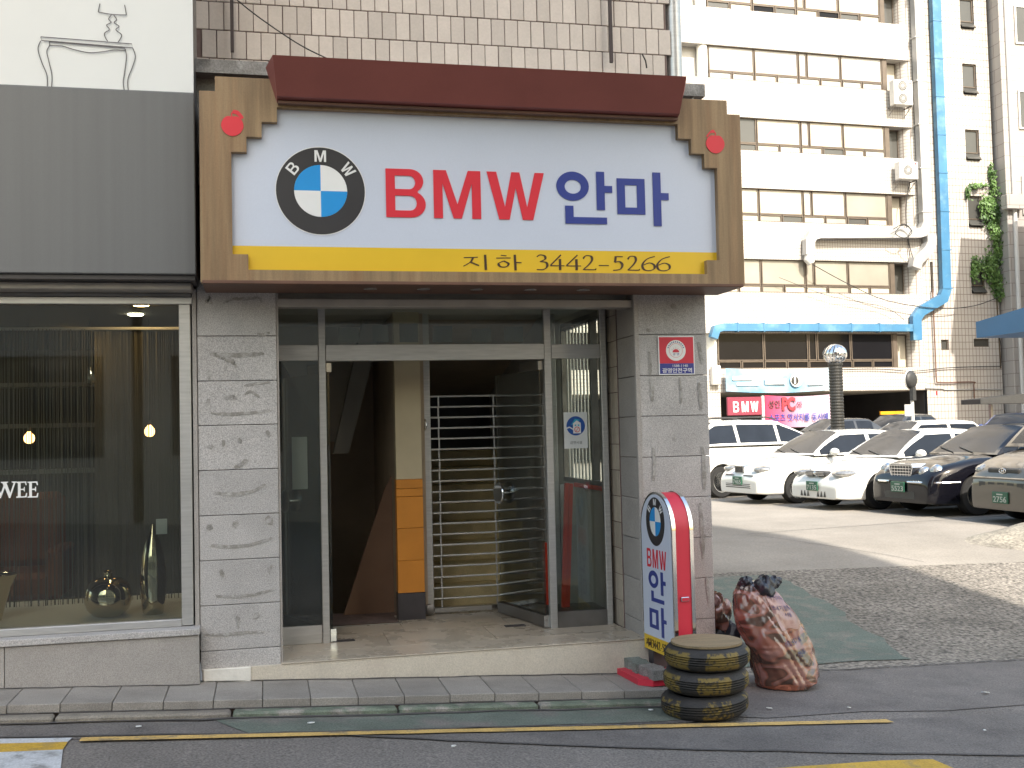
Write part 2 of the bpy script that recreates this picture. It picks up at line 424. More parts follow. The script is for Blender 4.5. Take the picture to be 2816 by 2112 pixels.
# ------------------------------------------------------------------ helpers
class MB:
    """collects shapes, then links them as one mesh object"""
    def __init__(s):
        s.v, s.f = [], []

    def add(s, vs, fs):
        o = len(s.v)
        s.v += [tuple(v) for v in vs]
        s.f += [tuple(i + o for i in f) for f in fs]
        return s

    def quad(s, a, b, c, d):
        return s.add([a, b, c, d], [(0, 1, 2, 3)])

    def box(s, x0, x1, y0, y1, z0, z1):
        v = [(x, y, z) for z in (z0, z1) for y in (y0, y1) for x in (x0, x1)]
        return s.add(v, [(0, 2, 3, 1), (4, 5, 7, 6), (0, 1, 5, 4), (2, 6, 7, 3), (0, 4, 6, 2), (1, 3, 7, 5)])

    def cbox(s, x0, x1, y0, y1, z0, z1, c=.004):
        """box with chamfered edges"""
        X, Y, Z = (x0, x1), (y0, y1), (z0, z1)
        v, idx = [], {}
        for i in (0, 1):
            for j in (0, 1):
                for k in (0, 1):
                    p = (X[i], Y[j], Z[k])
                    sg = (1 - 2 * i, 1 - 2 * j, 1 - 2 * k)
                    for a in range(3):
                        q = list(p)
                        for b in range(3):
                            if b != a:
                                q[b] += sg[b] * c
                        idx[(i, j, k, a)] = len(v)
                        v.append(tuple(q))
        f = []
        def F(*t):
            f.append(tuple(idx[q] for q in t))
        for i in (0, 1):
            q = [(i, 0, 0, 0), (i, 1, 0, 0), (i, 1, 1, 0), (i, 0, 1, 0)]
            F(*(q if i else q[::-1]))
            q = [(0, i, 0, 1), (0, i, 1, 1), (1, i, 1, 1), (1, i, 0, 1)]
            F(*(q if i else q[::-1]))
            q = [(0, 0, i, 2), (1, 0, i, 2), (1, 1, i, 2), (0, 1, i, 2)]
            F(*(q if i else q[::-1]))
        for i in (0, 1):
            for j in (0, 1):
                F((i, j, 0, 0), (i, j, 1, 0), (i, j, 1, 1), (i, j, 0, 1))
                F((i, 0, j, 0), (i, 1, j, 0), (i, 1, j, 2), (i, 0, j, 2))
                F((0, i, j, 1), (1, i, j, 1), (1, i, j, 2), (0, i, j, 2))
                for k in (0, 1):
                    F((i, j, k, 0), (i, j, k, 1), (i, j, k, 2))
        return s.add(v, f)

    def prism(s, poly, axis, a, b):
        """closed polygon (2-D) extruded along an axis from a to b"""
        n = len(poly)
        def P(p, t):
            return {'x': (t, p[0], p[1]), 'y': (p[0], t, p[1]), 'z': (p[0], p[1], t)}[axis]
        v = [P(p, a) for p in poly] + [P(p, b) for p in poly]
        f = [tuple(range(n))[::-1], tuple(range(n, 2 * n))]
        f += [(i, (i + 1) % n, n + (i + 1) % n, n + i) for i in range(n)]
        return s.add(v, f)

    def tube(s, pts, r, n=8, caps=True):
        pts = [Vector(p) for p in pts]
        rs = r if isinstance(r, (list, tuple)) else [r] * len(pts)
        rings = []
        t0 = (pts[1] - pts[0]).normalized()
        ref = Vector((0, 0, 1)) if abs(t0.z) < .9 else Vector((1, 0, 0))
        nrm = t0.cross(ref).normalized()
        for i, p in enumerate(pts):
            if i == 0:
                t = pts[1] - pts[0]
            elif i == len(pts) - 1:
                t = pts[-1] - pts[-2]
            else:
                t = (pts[i + 1] - p).normalized() + (p - pts[i - 1]).normalized()
            t.normalize()
            nrm = (nrm - t * nrm.dot(t)).normalized()
            bi = t.cross(nrm)
            rings.append([p + (nrm * math.cos(2 * math.pi * k / n) + bi * math.sin(2 * math.pi * k / n)) * rs[i] for k in range(n)])
        v = [q for rg in rings for q in rg]
        f = []
        for i in range(len(pts) - 1):
            for k in range(n):
                f.append((i * n + k, i * n + (k + 1) % n, (i + 1) * n + (k + 1) % n, (i + 1) * n + k))
        if caps:
            f.append(tuple(range(n))[::-1])
            f.append(tuple(range((len(pts) - 1) * n, len(pts) * n)))
        return s.add(v, f)

    def duct(s, pts, w, h, upv=(0, 1, 0)):
        """rectangular duct along a path lying square to upv"""
        pts = [Vector(p) for p in pts]
        U = Vector(upv)
        rings = []
        for i, p in enumerate(pts):
            if i == 0:
                t = (pts[1] - pts[0]).normalized(); k = 1
            elif i == len(pts) - 1:
                t = (pts[-1] - pts[-2]).normalized(); k = 1
            else:
                a, b = (p - pts[i - 1]).normalized(), (pts[i + 1] - p).normalized()
                t = (a + b).normalized(); k = 1 / max(.4, t.dot(a))
            sd = t.cross(U).normalized() * (w / 2 * k)
            hh = U * (h / 2)
            rings += [p - sd - hh, p + sd - hh, p + sd + hh, p - sd + hh]
        n = len(pts)
        f = [(i * 4 + k, i * 4 + (k + 1) % 4, i * 4 + 4 + (k + 1) % 4, i * 4 + 4 + k) for i in range(n - 1) for k in range(4)]
        f += [(3, 2, 1, 0), tuple(range((n - 1) * 4, n * 4))]
        return s.add(rings, f)

    def lathe(s, prof, c=(0, 0, 0), n=24, axis='z'):
        """profile of (radius, height) turned round an axis through c"""
        v, f = [], []
        for r, h in prof:
            for k in range(n):
                a = 2 * math.pi * k / n
                p = (r * math.cos(a), r * math.sin(a), h)
                if axis == 'y':
                    p = (p[0], p[2], p[1])
                elif axis == 'x':
                    p = (p[2], p[0], p[1])
                v.append((p[0] + c[0], p[1] + c[1], p[2] + c[2]))
        for i in range(len(prof) - 1):
            for k in range(n):
                f.append((i * n + k, i * n + (k + 1) % n, (i + 1) * n + (k + 1) % n, (i + 1) * n + k))
        f.append(tuple(range(n))[::-1])
        f.append(tuple(range((len(prof) - 1) * n, len(prof) * n)))
        return s.add(v, f)

    def grid(s, fn, nu, nv, closeu=False):
        v = [fn(i / (nu if closeu else nu - 1), j / (nv - 1)) for j in range(nv) for i in range(nu)]
        f = []
        for j in range(nv - 1):
            for i in range(nu if closeu else nu - 1):
                i2 = (i + 1) % nu
                f.append((j * nu + i, j * nu + i2, (j + 1) * nu + i2, (j + 1) * nu + i))
        return s.add(v, f)

    def wall(s, x0, x1, z0, z1, holes, y, depth):
        """wall sheet facing -y with rectangular openings and reveals of the given depth"""
        xs = sorted({x0, x1} | {min(max(q, x0), x1) for h in holes for q in h[:2]})
        zs = sorted({z0, z1} | {min(max(q, z0), z1) for h in holes for q in h[2:]})
        for i in range(len(xs) - 1):
            for j in range(len(zs) - 1):
                cx, cz = (xs[i] + xs[i + 1]) / 2, (zs[j] + zs[j + 1]) / 2
                if any(h[0] < cx < h[1] and h[2] < cz < h[3] for h in holes):
                    continue
                s.quad((xs[i], y, zs[j]), (xs[i + 1], y, zs[j]), (xs[i + 1], y, zs[j + 1]), (xs[i], y, zs[j + 1]))
        for a, b, c, d in holes:
            e = y + depth
            s.quad((a, y, c), (a, e, c), (a, e, d), (a, y, d))
            s.quad((b, y, d), (b, e, d), (b, e, c), (b, y, c))
            s.quad((a, y, d), (a, e, d), (b, e, d), (b, y, d))
            s.quad((a, e, c), (a, y, c), (b, y, c), (b, e, c))
        return s

    def mesh(s, name, smooth=False):
        me = bpy.data.meshes.new(name)
        me.from_pydata(s.v, [], s.f)
        me.update()
        if smooth:
            me.polygons.foreach_set('use_smooth', [True] * len(me.polygons))
            try:
                me.set_sharp_from_angle(angle=R(38))
            except Exception:
                pass
        return me

    def build(s, name, material, parent=None, smooth=False, kind=None, label=None):
        return obj(name, s.mesh(name, smooth), material, parent, kind=kind, label=label)

def obj(name, me, material, parent=None, loc=None, kind=None, label=None):
    o = bpy.data.objects.new(name, me)
    COL.objects.link(o)
    if material is not None:
        if not me.materials:
            me.materials.append(MT[material] if isinstance(material, str) else material)
    if parent is not None:
        o.parent = parent
        if parent.get('worldparts'):
            L = Vector(parent['worldparts'])
            o.location = Vector(loc or (0, 0, 0)) - L
        elif loc:
            o.location = loc
    elif loc:
        o.location = loc
    if kind:
        o['kind'] = kind
    if label:
        o['label'] = label
    return o

def thing(name, label, cat, loc=(0, 0, 0), rz=0, group=None):
    """an Empty at the thing's base; its parts are given in its own space"""
    o = bpy.data.objects.new(name, None)
    o.empty_display_size = .2
    COL.objects.link(o)
    o.location = loc
    o.rotation_euler = (0, 0, rz)
    o['label'] = label
    o['category'] = cat
    if group:
        o['group'] = group
    return o

WP = []
def wthing(name, label, cat, loc, group=None):
    """like thing(), but its parts are given in world space"""
    o = thing(name, label, cat, loc, 0, group)
    o['worldparts'] = tuple(loc)
    WP.append(o)
    return o

def tag(o, label, cat, group=None):
    o['label'] = label
    o['category'] = cat
    if group:
        o['group'] = group
    return o

def struct(o):
    o['kind'] = 'structure'
    return o

def curve_mesh(name, polys, depth):
    cu = bpy.data.curves.new(name, 'CURVE')
    cu.dimensions = '2D'
    cu.fill_mode = 'BOTH'
    cu.extrude = depth / 2
    for p in polys:
        sp = cu.splines.new('POLY')
        sp.points.add(len(p) - 1)
        for i, q in enumerate(p):
            sp.points[i].co = (q[0], q[1], 0, 1)
        sp.use_cyclic_u = True
    o = bpy.data.objects.new(name, cu)
    me = bpy.data.meshes.new_from_object(o)
    bpy.data.objects.remove(o)
    bpy.data.curves.remove(cu)
    me.name = name
    return me

def text_mesh(name, txt, depth=.002, bold=0.0):
    cu = bpy.data.curves.new(name, 'FONT')
    cu.body = txt
    cu.size = 1.0
    cu.offset = bold
    cu.extrude = depth / 2
    cu.resolution_u = 4
    o = bpy.data.objects.new(name, cu)
    me = bpy.data.meshes.new_from_object(o)
    bpy.data.objects.remove(o)
    bpy.data.curves.remove(cu)
    me.name = name
    return me

def fitbox(me, x0, x1, y0, y1, depth):
    """stretch a flat mesh into a box of the given extent; depth along its own z"""
    vs = [v.co for v in me.vertices]
    a = [min(v[i] for v in vs) for i in range(3)]
    b = [max(v[i] for v in vs) for i in range(3)]
    for v in me.vertices:
        v.co.x = x0 + (v.co.x - a[0]) / max(1e-6, b[0] - a[0]) * (x1 - x0)
        v.co.y = y0 + (v.co.y - a[1]) / max(1e-6, b[1] - a[1]) * (y1 - y0)
        v.co.z = (v.co.z - a[2]) / max(1e-6, b[2] - a[2]) * depth
    return me

def onto(me, o, ex, ey, ez):
    o, ex, ey, ez = Vector(o), Vector(ex), Vector(ey), Vector(ez)
    for v in me.vertices:
        v.co = o + ex * v.co.x + ey * v.co.y + ez * v.co.z
    return me

def face_y(me, y):
    """lay a flat mesh (x, y, depth) on a wall that faces -y, its back at y"""
    return onto(me, (0, y, 0), (1, 0, 0), (0, 0, 1), (0, -1, 0))

def flat(name, polys, y, depth, material, parent):
    me = curve_mesh(name, polys, depth)
    for v in me.vertices:
        v.co.z += depth / 2
    return obj(name, face_y(me, y), material, parent)

def words(name, txt, x0, x1, z0, z1, y, depth, material, parent, bold=0.0):
    return obj(name, face_y(fitbox(text_mesh(name, txt, .002, bold), x0, x1, z0, z1, depth), y), material, parent)

def arc(cx, cy, rx, ry, a0, a1, n=16):
    return [(cx + rx * math.cos(R(a0 + (a1 - a0) * i / n)), cy + ry * math.sin(R(a0 + (a1 - a0) * i / n))) for i in range(n + 1)]

def circle(cx, cy, r, n=40, ry=None):
    return [(cx + r * math.cos(2 * math.pi * i / n), cy + (ry or r) * math.sin(2 * math.pi * i / n)) for i in range(n)]

def catmull(p, n=6):
    if len(p) < 3:
        return p
    out = []
    q = [p[0]] + list(p) + [p[-1]]
    for i in range(1, len(q) - 2):
        for k in range(n):
            t = k / n
            out.append(tuple(.5 * (2 * q[i][d] + (q[i + 1][d] - q[i - 1][d]) * t + (2 * q[i - 1][d] - 5 * q[i][d] + 4 * q[i + 1][d] - q[i + 2][d]) * t * t
                            + (3 * q[i][d] - q[i - 1][d] - 3 * q[i + 1][d] + q[i + 2][d]) * t ** 3) for d in range(len(p[0]))))
    out.append(tuple(p[-1]))
    return out

def ribbon(p, wmax, wmin, ang=20, smooth=True):
    """outline of a pen stroke drawn with a broad nib"""
    p = catmull(p) if smooth else p
    L, Q = [], []
    for i in range(len(p)):
        a, b = p[max(0, i - 1)], p[min(len(p) - 1, i + 1)]
        dx, dy = b[0] - a[0], b[1] - a[1]
        k = math.hypot(dx, dy) or 1
        nx, ny = -dy / k, dx / k
        wd = max(wmin, wmax * abs(nx * math.cos(R(ang)) + ny * math.sin(R(ang)))) / 2
        L.append((p[i][0] + nx * wd, p[i][1] + ny * wd))
        Q.append((p[i][0] - nx * wd, p[i][1] - ny * wd))
    return L, Q

def ribbon_mb(mb, p, wmax, wmin, ang, mapf, lift, smooth=True, thick=.002):
    L, Q = ribbon(p, wmax, wmin, ang, smooth)
    n = len(L)
    v = [mapf(a, lift + thick) for a in L] + [mapf(a, lift + thick) for a in Q] + [mapf(a, 0) for a in L] + [mapf(a, 0) for a in Q]
    f = []
    for i in range(n - 1):
        f.append((i, i + 1, n + i + 1, n + i))
        f.append((i, 2 * n + i, 2 * n + i + 1, i + 1))
        f.append((n + i, n + i + 1, 3 * n + i + 1, 3 * n + i))
    mb.add(v, f)

STROKES = {
    '3': [[(.02, .86), (.22, 1.0), (.5, .93), (.52, .72), (.22, .55)], [(.2, .555), (.58, .5), (.64, .24), (.42, .03), (.0, .02)]],
    '4': [[(.62, 1.02), (.02, .31)], [(.0, .29), (.8, .29)], [(.56, .74), (.56, 0)]],
    '2': [[(.03, .78), (.2, .98), (.5, .95), (.56, .7), (.36, .38), (.02, .05)], [(.0, .05), (.7, .05), (.74, .1)]],
    '5': [[(.66, .95), (.2, .95)], [(.2, .97), (.13, .56)], [(.12, .55), (.42, .62), (.62, .4), (.46, .1), (.0, .02)]],
    '6': [[(.66, 1.0), (.3, .82), (.07, .45), (.12, .12), (.36, .02), (.6, .14), (.62, .4), (.4, .55), (.12, .40)]],
    '-': [[(.02, .34), (.72, .34)]],
    'ji': [[(.02, .80), (.62, .84)], [(.42, .82), (.30, .5), (.0, .2)], [(.30, .5), (.66, .26)], [(.93, 1.02), (.95, -.05)]],
    'ha': [[(.2, 1.0), (.44, .97)], [(.0, .80), (.62, .82)], [(.32, .60), (.10, .42), (.18, .2), (.42, .2), (.52, .42), (.32, .60)], [(.80, 1.05), (.82, -.05)], [(.82, .50), (1.08, .50)]],
}

def glyph(name, key, x0, x1, z0, z1, mapf, material, parent, wmax=.15, wmin=.06, ang=12):
    """one pen-drawn character stretched to a box; mapf(point, lift) puts it on its surface"""
    st = STROKES[key]
    xs = [p[0] for s_ in st for p in s_]
    zs = [0, 1]
    if key == '-':
        zs = [0, 1]
    ax, bx = min(xs), max(xs)
    w_, h_ = x1 - x0, z1 - z0
    mb = MB()
    for i, s_ in enumerate(st):
        pp = [(x0 + (p[0] - ax) / (bx - ax) * w_, z0 + p[1] * h_) for p in s_]
        ribbon_mb(mb, pp, wmax * h_, wmin * h_, ang, mapf, i * .0004)
    return mb.build(name, material, parent)

H_ = .322
GL = {
    'B': [[(0, 0), (.165, 0)] + arc(.165, .088, .097, .088, -90, 62, 12) + arc(.16, .242, .088, .080, -55, 90, 12) + [(0, H_)],
          [(.06, .188), (.155, .188)] + arc(.155, .2325, .040, .0445, -90, 90, 8) + [(.06, .277)],
          [(.06, .046), (.16, .046)] + arc(.16, .095, .043, .049, -90, 90, 8) + [(.06, .144)]],
    'M': [[(0, 0), (0, H_), (.085, H_), (.159, .095), (.233, H_), (.318, H_), (.318, 0), (.258, 0), (.258, .235), (.186, 0), (.132, 0), (.06, .235), (.06, 0)]],
    'W': [[(0, H_), (.066, H_), (.122, .085), (.17, H_), (.226, H_), (.275, .085), (.332, H_), (.396, H_), (.315, 0), (.243, 0), (.198, .215), (.152, 0), (.081, 0)]],
}
# the two syllables of the sign, stroke by stroke (local metres, origin at the first one's lower left)
AN = [[circle(.115, .260, .115, 36, .1005), circle(.116, .256, .058, 30, .048)],
      [[(.284, .365), (.342, .365), (.342, .268), (.397, .268), (.397, .221), (.342, .221), (.342, .10), (.284, .10)]],
      [[(.058, .125), (.116, .125), (.116, .048), (.354, .048), (.354, .002), (.058, .002)]]]
MA = [[[(0, .327), (.203, .327), (.203, .078), (0, .078)], [(.058, .280), (.145, .280), (.145, .125), (.058, .125)]],
      [[(.262, .375), (.320, .375), (.320, .232), (.377, .232), (.377, .183), (.320, .183), (.320, 0), (.262, 0)]]]

def mapped(polys, x0, z0, sx, sz):
    return [[(x0 + p[0] * sx, z0 + p[1] * sz) for p in q] for q in polys]

def xf(polys, fn):
    return [[fn(p) for p in q] for q in polys]

# ground heights: the street falls to the right, a ramp climbs to the level car park
def zroad(x):
    return -.19 - .053 * x
def zwalk(x):
    return -.098 - .053 * x
ZLOT = -.05
def gz(x, y):
    zr = zroad(max(-40, min(40, x)))
    t = max(0, min(1, (y - .45) / 6.5))
    t = t * t * (3 - 2 * t)
    return zr + (ZLOT - zr) * t

# ------------------------------------------------------------------ ground, road, ramp, car park
def sheet(name, pts, lift, material, parent=None, fn=None):
    mb = MB()
    mb.add([(x, y, (fn or (lambda a, b: zroad(a)))(x, y) + lift) for x, y in pts], [tuple(range(len(pts)))])
    return mb.build(name, material, parent)

def yedge(x):
    return max(.12, min(.9, .31 + .13 * (x - 4.12)))

mb = MB()
mb.grid(lambda u, v: (-400 + 800 * u, -400 + 800 * v, -3.2), 9, 9)
struct(mb.build('ground', 'ground'))

mb = MB()
xs = [-60, -20, -8, -4] + [-3 + .5 * i for i in range(30)] + [14, 20, 30, 60]
def rd(u, v):
    x = xs[int(round(u * (len(xs) - 1)))]
    y = [-34, -14, -6, -3, -1.6, -1.05, -.5, yedge(x)][int(round(v * 7))]
    return (x, y, zroad(max(-40, min(40, x))))
mb.grid(rd, len(xs), 8)
road = struct(mb.build('road', 'asphalt'))

mb = MB()
ys = [0, .25, .5, .75, 1.0, 1.4, 1.8, 2.2, 2.6, 3.0, 3.5, 4.2]
mb.grid(lambda u, v: (3.0 + 22 * u, yedge(3.0 + 22 * u) + ys[int(round(v * 11))] * (4.4 - yedge(3 + 22 * u)) / 4.2,
                      gz(3.0 + 22 * u, yedge(3.0 + 22 * u) + ys[int(round(v * 11))] * (4.4 - yedge(3 + 22 * u)) / 4.2)), 45, 12)
ramp = struct(mb.build('ramp', 'ramp', smooth=True))

mb = MB()
mb.grid(lambda u, v: (2.4 + 60 * u * u, 4.4 + 56 * v * v, gz(2.4 + 60 * u * u, 4.4 + 56 * v * v)), 50, 40)
lot = struct(mb.build('parking_lot', 'lot', smooth=True))

# painted and worn marks, each a sheet of its own lying on the road
sheet('gutter_asphalt', [(-4, -1.0), (-4, -.6), (2.9, -.66), (2.9, -1.04)], .004, 'asphalt_patch', road)
gp = [(-.32, -.66), (-.26, -.78), (-.17, -.92), (-.1, -1.02)] + [(.3 + .3 * i, -1.03 + .012 * random.uniform(-1, 1)) for i in range(8)] + [(2.55, -1.0), (2.62, -.85), (2.5, -.66)]
sheet('green_wash', gp, .008, 'asphalt_green', road)
edge = [(2.75 + .35 * i, yedge(2.75 + .35 * i) - .015 + random.uniform(-.012, .012)) for i in range(14)]
low = [(7.3, -.9), (6.2, -.95), (5.2, -.86), (4.4, -.97), (3.8, -.93), (3.1, -1.02), (2.85, -.95)]
sheet('dark_asphalt_strip', edge + low, .005, 'asphalt_patch', road)
sheet('asphalt_patch', [(.45, -1.125), (1.2, -1.36), (2.2, -1.62), (3.4, -1.86), (5.4, -2.2), (9, -2.6), (9, -1.0), (3.6, -1.135)], .004, 'asphalt_patch', road)
def crackline(name, pts, w, parent, fn=None, material='crack', lift=.011):
    mb = MB()
    p = []
    for i in range(len(pts) - 1):
        for k in range(8):
            t = k / 8
            p.append((pts[i][0] + (pts[i + 1][0] - pts[i][0]) * t + random.uniform(-1, 1) * w * .5, pts[i][1] + (pts[i + 1][1] - pts[i][1]) * t + random.uniform(-1, 1) * w * .6))
    p.append(pts[-1])
    L, Q = ribbon(p, w, w * .5, 90, False)
    F = fn or (lambda a, b: zroad(a))
    n = len(L)
    v = [(a[0], a[1], F(*a) + lift) for a in L] + [(a[0], a[1], F(*a) + lift) for a in Q]
    mb.add(v, [(i, i + 1, n + i + 1, n + i) for i in range(n - 1)])
    return mb.build(name, material, parent)
crackline('road_seam', [(-3.5, -.90), (-1.4, -.955), (.3, -1.045), (1.5, -1.06), (2.5, -1.075), (2.8, -1.06)], .022, road)
crackline('road_seam', [(.45, -1.13), (1.2, -1.36), (2.2, -1.62), (3.4, -1.86), (5.4, -2.2)], .016, road)
crackline('road_seam', [(3.95, .29), (4.6, .36), (5.4, .465), (6.2, .575), (7.4, .72)], .03, road)
def strip(name, pts, w, lift, material):
    L, Q = ribbon(pts, w, w, 90, False)
    n = len(L)
    mb = MB()
    L = [(a[0], a[1] + random.uniform(-1, 1) * .004) for a in L]
    Q = [(a[0], a[1] + random.uniform(-1, 1) * .004) for a in Q]
    mb.add([(a[0], a[1], zroad(a[0]) + lift) for a in L] + [(a[0], a[1], zroad(a[0]) + lift) for a in Q], [(i, i + 1, n + i + 1, n + i) for i in range(n - 1)])
    return mb.build(name, material, road)
strip('yellow_line', [(-1.0 + .12 * i, -1.06 - .0335 * (.12 * i) * .9) for i in range(41)] + [(3.84, -1.2)], .075, .013, 'line_yellow')
sheet('crossing_stripe', [(-2.6, -1.06), (-2.6, -.92), (-1.05, -1.005), (-1.06, -1.09)], .009, 'line_white', road)
sheet('crossing_stripe', [(-2.6, -1.30), (-2.6, -1.06), (-1.06, -1.09), (-1.06, -1.24)], .0095, 'line_yellow2', road)
sheet('crossing_stripe', [(-2.6, -2.2), (-2.6, -1.30), (-1.06, -1.24), (-1.01, -1.6), (-1.05, -2.2)], .009, 'line_white', road)
sheet('yellow_stroke', [(2.5, -2.35), (2.55, -2.06), (3.3, -2.0), (3.6, -2.01), (3.62, -2.25), (3.3, -2.4)], .010, 'line_yellow2', road)
for k, (x, y, s_, lb) in enumerate([(3.2, -.82, .03, 'white litter scrap on the asphalt just right of the tyre stack'),
        (3.75, -.86, .02, 'white litter scrap below the rubbish bag near the end of the yellow line'),
        (5.0, -.55, .05, 'white litter scrap on the dark asphalt, left of the larger one'),
        (5.9, -.62, .06, 'largest white litter scrap, on the asphalt at the far right'),
        (1.0, -1.45, .02, 'white litter scrap below the yellow line in front of the doorway'),
        (.25, -.86, .025, 'white litter scrap on the green wash below the left pillar'),
        (-.72, -.83, .035, 'white litter scrap in the gutter below the shop window'),
        (2.40, -.78, .03, 'white litter scrap on the green wash just left of the tyre stack'),
        (4.3, -1.5, .02, 'tiny white litter scrap on the road beyond the yellow line')]):
    mb = MB()
    pts = [(x + s_ * random.uniform(.4, 1) * math.cos(a), y + s_ * .6 * random.uniform(.4, 1) * math.sin(a)) for a in [i * 1.05 for i in range(6)]]
    mb.prism([(p[0] - x, p[1] - y) for p in pts], 'z', 0, .006)
    o = mb.build('litter_scrap', 'paper')
    o.location = (x, y, zroad(x) + .014)
    o.rotation_euler = (random.uniform(-.25, .1), R(3) + random.uniform(-.15, .15), 0)
    tag(o, lb, 'litter', 'scraps of litter on the road')

# green painted triangle on the ramp and cracks in the car park
mb = MB()
def gpt(u, v):
    y = .62 + 3.56 * v
    xr = 5.25 + .45 * min(1, (y - .8) / 2.2) + .03 * math.sin(y * 5.3) + .02 * math.sin(y * 13 + 1) + .012 * math.sin(y * 31)
    x = 3.0 + (xr - 3.0) * u
    yy = y if v > .001 else yedge(x) + .25 + .02 * math.sin(x * 7)
    return (x, yy, gz(x, yy) + .007)
mb.grid(gpt, 16, 22)
mb.build('green_paint', 'green_paint', ramp, smooth=True)
for pts in ([(6.75, 7.1), (7.7, 7.33), (9.8, 7.72), (14, 8.4)], [(6.7, 7.0), (7.1, 5.9), (7.9, 4.55)]):
    crackline('crack', pts, .02, lot, gz, lift=.006)
def mnd(u, v):
    a = 2 * math.pi * u
    r_ = v
    x = 12.0 + 2.95 * r_ * math.cos(a)
    y = 5.45 + 1.0 * r_ * math.sin(a)
    h = .38 * (1 - r_ ** 2) ** 1.2 + .035 * (math.sin(x * 7 + y * 5) + .6 * math.sin(x * 13 - y * 17)) * (1 - r_) - .02 * r_
    return (x, y, gz(x, y) + h)
mb = MB()
mb.grid(mnd, 96, 26, True)
o = mb.build('concrete_mound', 'mound', smooth=True)
tag(o, 'low sunlit mound of rough concrete at the right edge of the car park', 'mound')

# ------------------------------------------------------------------ pavement
mb = MB()
mb.add([(x, y, zwalk(x) + dz) for x in (-4, 3.05) for y in (-.54, .05) for dz in (-.4, -.045)],
       [(0, 2, 3, 1), (4, 5, 7, 6), (0, 1, 5, 4), (2, 6, 7, 3), (0, 4, 6, 2), (1, 3, 7, 5)])
pave = struct(mb.build('pavement', 'joint'))
slab_mb = MB().cbox(-.1435, .1435, -.27, .27, -.052, 0, .004)
slab_me = slab_mb.mesh('slab')
for k in range(17):
    x = -1.915 + .2905 * k
    o = obj('slab', slab_me, 'slab', pave, loc=(x, -.29 + .004 * random.uniform(-1, 1), zwalk(x) + random.uniform(-.0015, .0015)))
    o.rotation_euler = (random.uniform(-.003, .003), math.atan(.053), 0)
x = -4
while x < 2.75:
    Ln = random.choice([.9, 1.0, 1.1]) if x > -2.5 else .95
    x1 = min(x + Ln, 2.78)
    mbk = MB().cbox(0, (x1 - x) - .012, -.10, .0, -.2, 0, .012)
    o = mbk.build('kerb_stone', 'kerb_green' if x > -.55 else 'kerb', pave)
    o.location = (x, -.565, zwalk(x) - .052)
    o.rotation_euler = (0, math.atan(.053), 0)
    x = x1

crackline('grime_line', [(-.42, -.042), (.8, -.045), (1.7, -.043), (2.6, -.045)], .022, pave, lambda a, b: zwalk(a), lift=.004)
crackline('grime_line', [(-2.2, -.135), (-1.2, -.13), (-.42, -.132)], .018, pave, lambda a, b: zwalk(a), lift=.004)
crackline('grime_line', [(-2.4, -.572), (-.6, -.573), (1.0, -.572), (2.7, -.573)], .02, pave, lambda a, b: zwalk(a) - .052, lift=.003)
crackline('grime_line', [(-2.4, -.682), (-.6, -.68), (1.0, -.684), (2.7, -.682)], .035, road, lift=.013)
# ------------------------------------------------------------------ the entrance building
bld = wthing('entrance_building', 'grey granite and beige tile building with an open glass entrance', 'building', (1.4, 1.5, -.1))
# upper block and hidden core
MB().box(-.46, 3.17, .57, 9, 4.0, 14).box(-.46, 3.15, .12, 9, 2.62, 4.0).build('upper_wall', 'grout', bld)
MB().box(-.46, 2.6, 4.2, 9, -.5, 2.62).build('rear_block', 'grey_paint', bld)
MB().box(-.5, 3.2, -.10, .6, 3.93, 4.02).build('string_course', 'concrete', bld)
MB().box(-.46, 3.14, .03, .12, 3.2, 3.93).build('concrete_beam', 'concrete', bld)
# wall tiles, one by one
tw, th = .1045, .208
tile_me = MB().cbox(-tw / 2 + .003, tw / 2 - .003, -.006, .008, -th / 2 + .0035, th / 2 - .0035, .003).mesh('tile')
for r_ in range(5):
    z = 4.13 + .105 + th * r_
    if r_ == 0:
        z = 4.147 + .105
    x = -.45 + (tw / 2 if r_ % 2 else 0) + tw / 2
    z = 4.255 - th / 2 + th * r_ + .0
    while x < 3.16:
        obj('tile', tile_me, 'tile', bld, loc=(x + random.uniform(-.0008, .0008), .566 + random.uniform(-.0012, .0012), z + random.uniform(-.0008, .0008)))
        x += tw
for x, zz in ((-.182, 4.286), (2.686, 4.36)):
    MB().box(x - .012, x + .012, .49, .515, zz, 5.6).build('steel_rod', 'rod', bld)
MB().tube([(2.955 + .02, .5, 4.33), (2.96, .48, 4.38), (2.93, .47, 4.43)], .006, 6).build('wire_stub', 'cable', bld)
MB().tube(catmull([(-.19, .3, 4.63), (0.0, .35, 4.50), (.27, .38, 4.335), (.48, .42, 4.25), (.75, .45, 4.16)], 4), .0045, 6).build('sagging_wire', 'cable', bld, smooth=True)
MB().tube([(3.255, .62, 3.95), (3.255, .62, 9)], .062, 16).build('drain_pipe', 'steel', bld, smooth=True)
MB().tube([(3.12, -.06, 3.93), (3.10, -.10, 3.88), (3.06, -.12, 3.86), (3.03, -.1, 3.80)], .008, 6).build('wire_bundle', 'paper', bld, smooth=True)

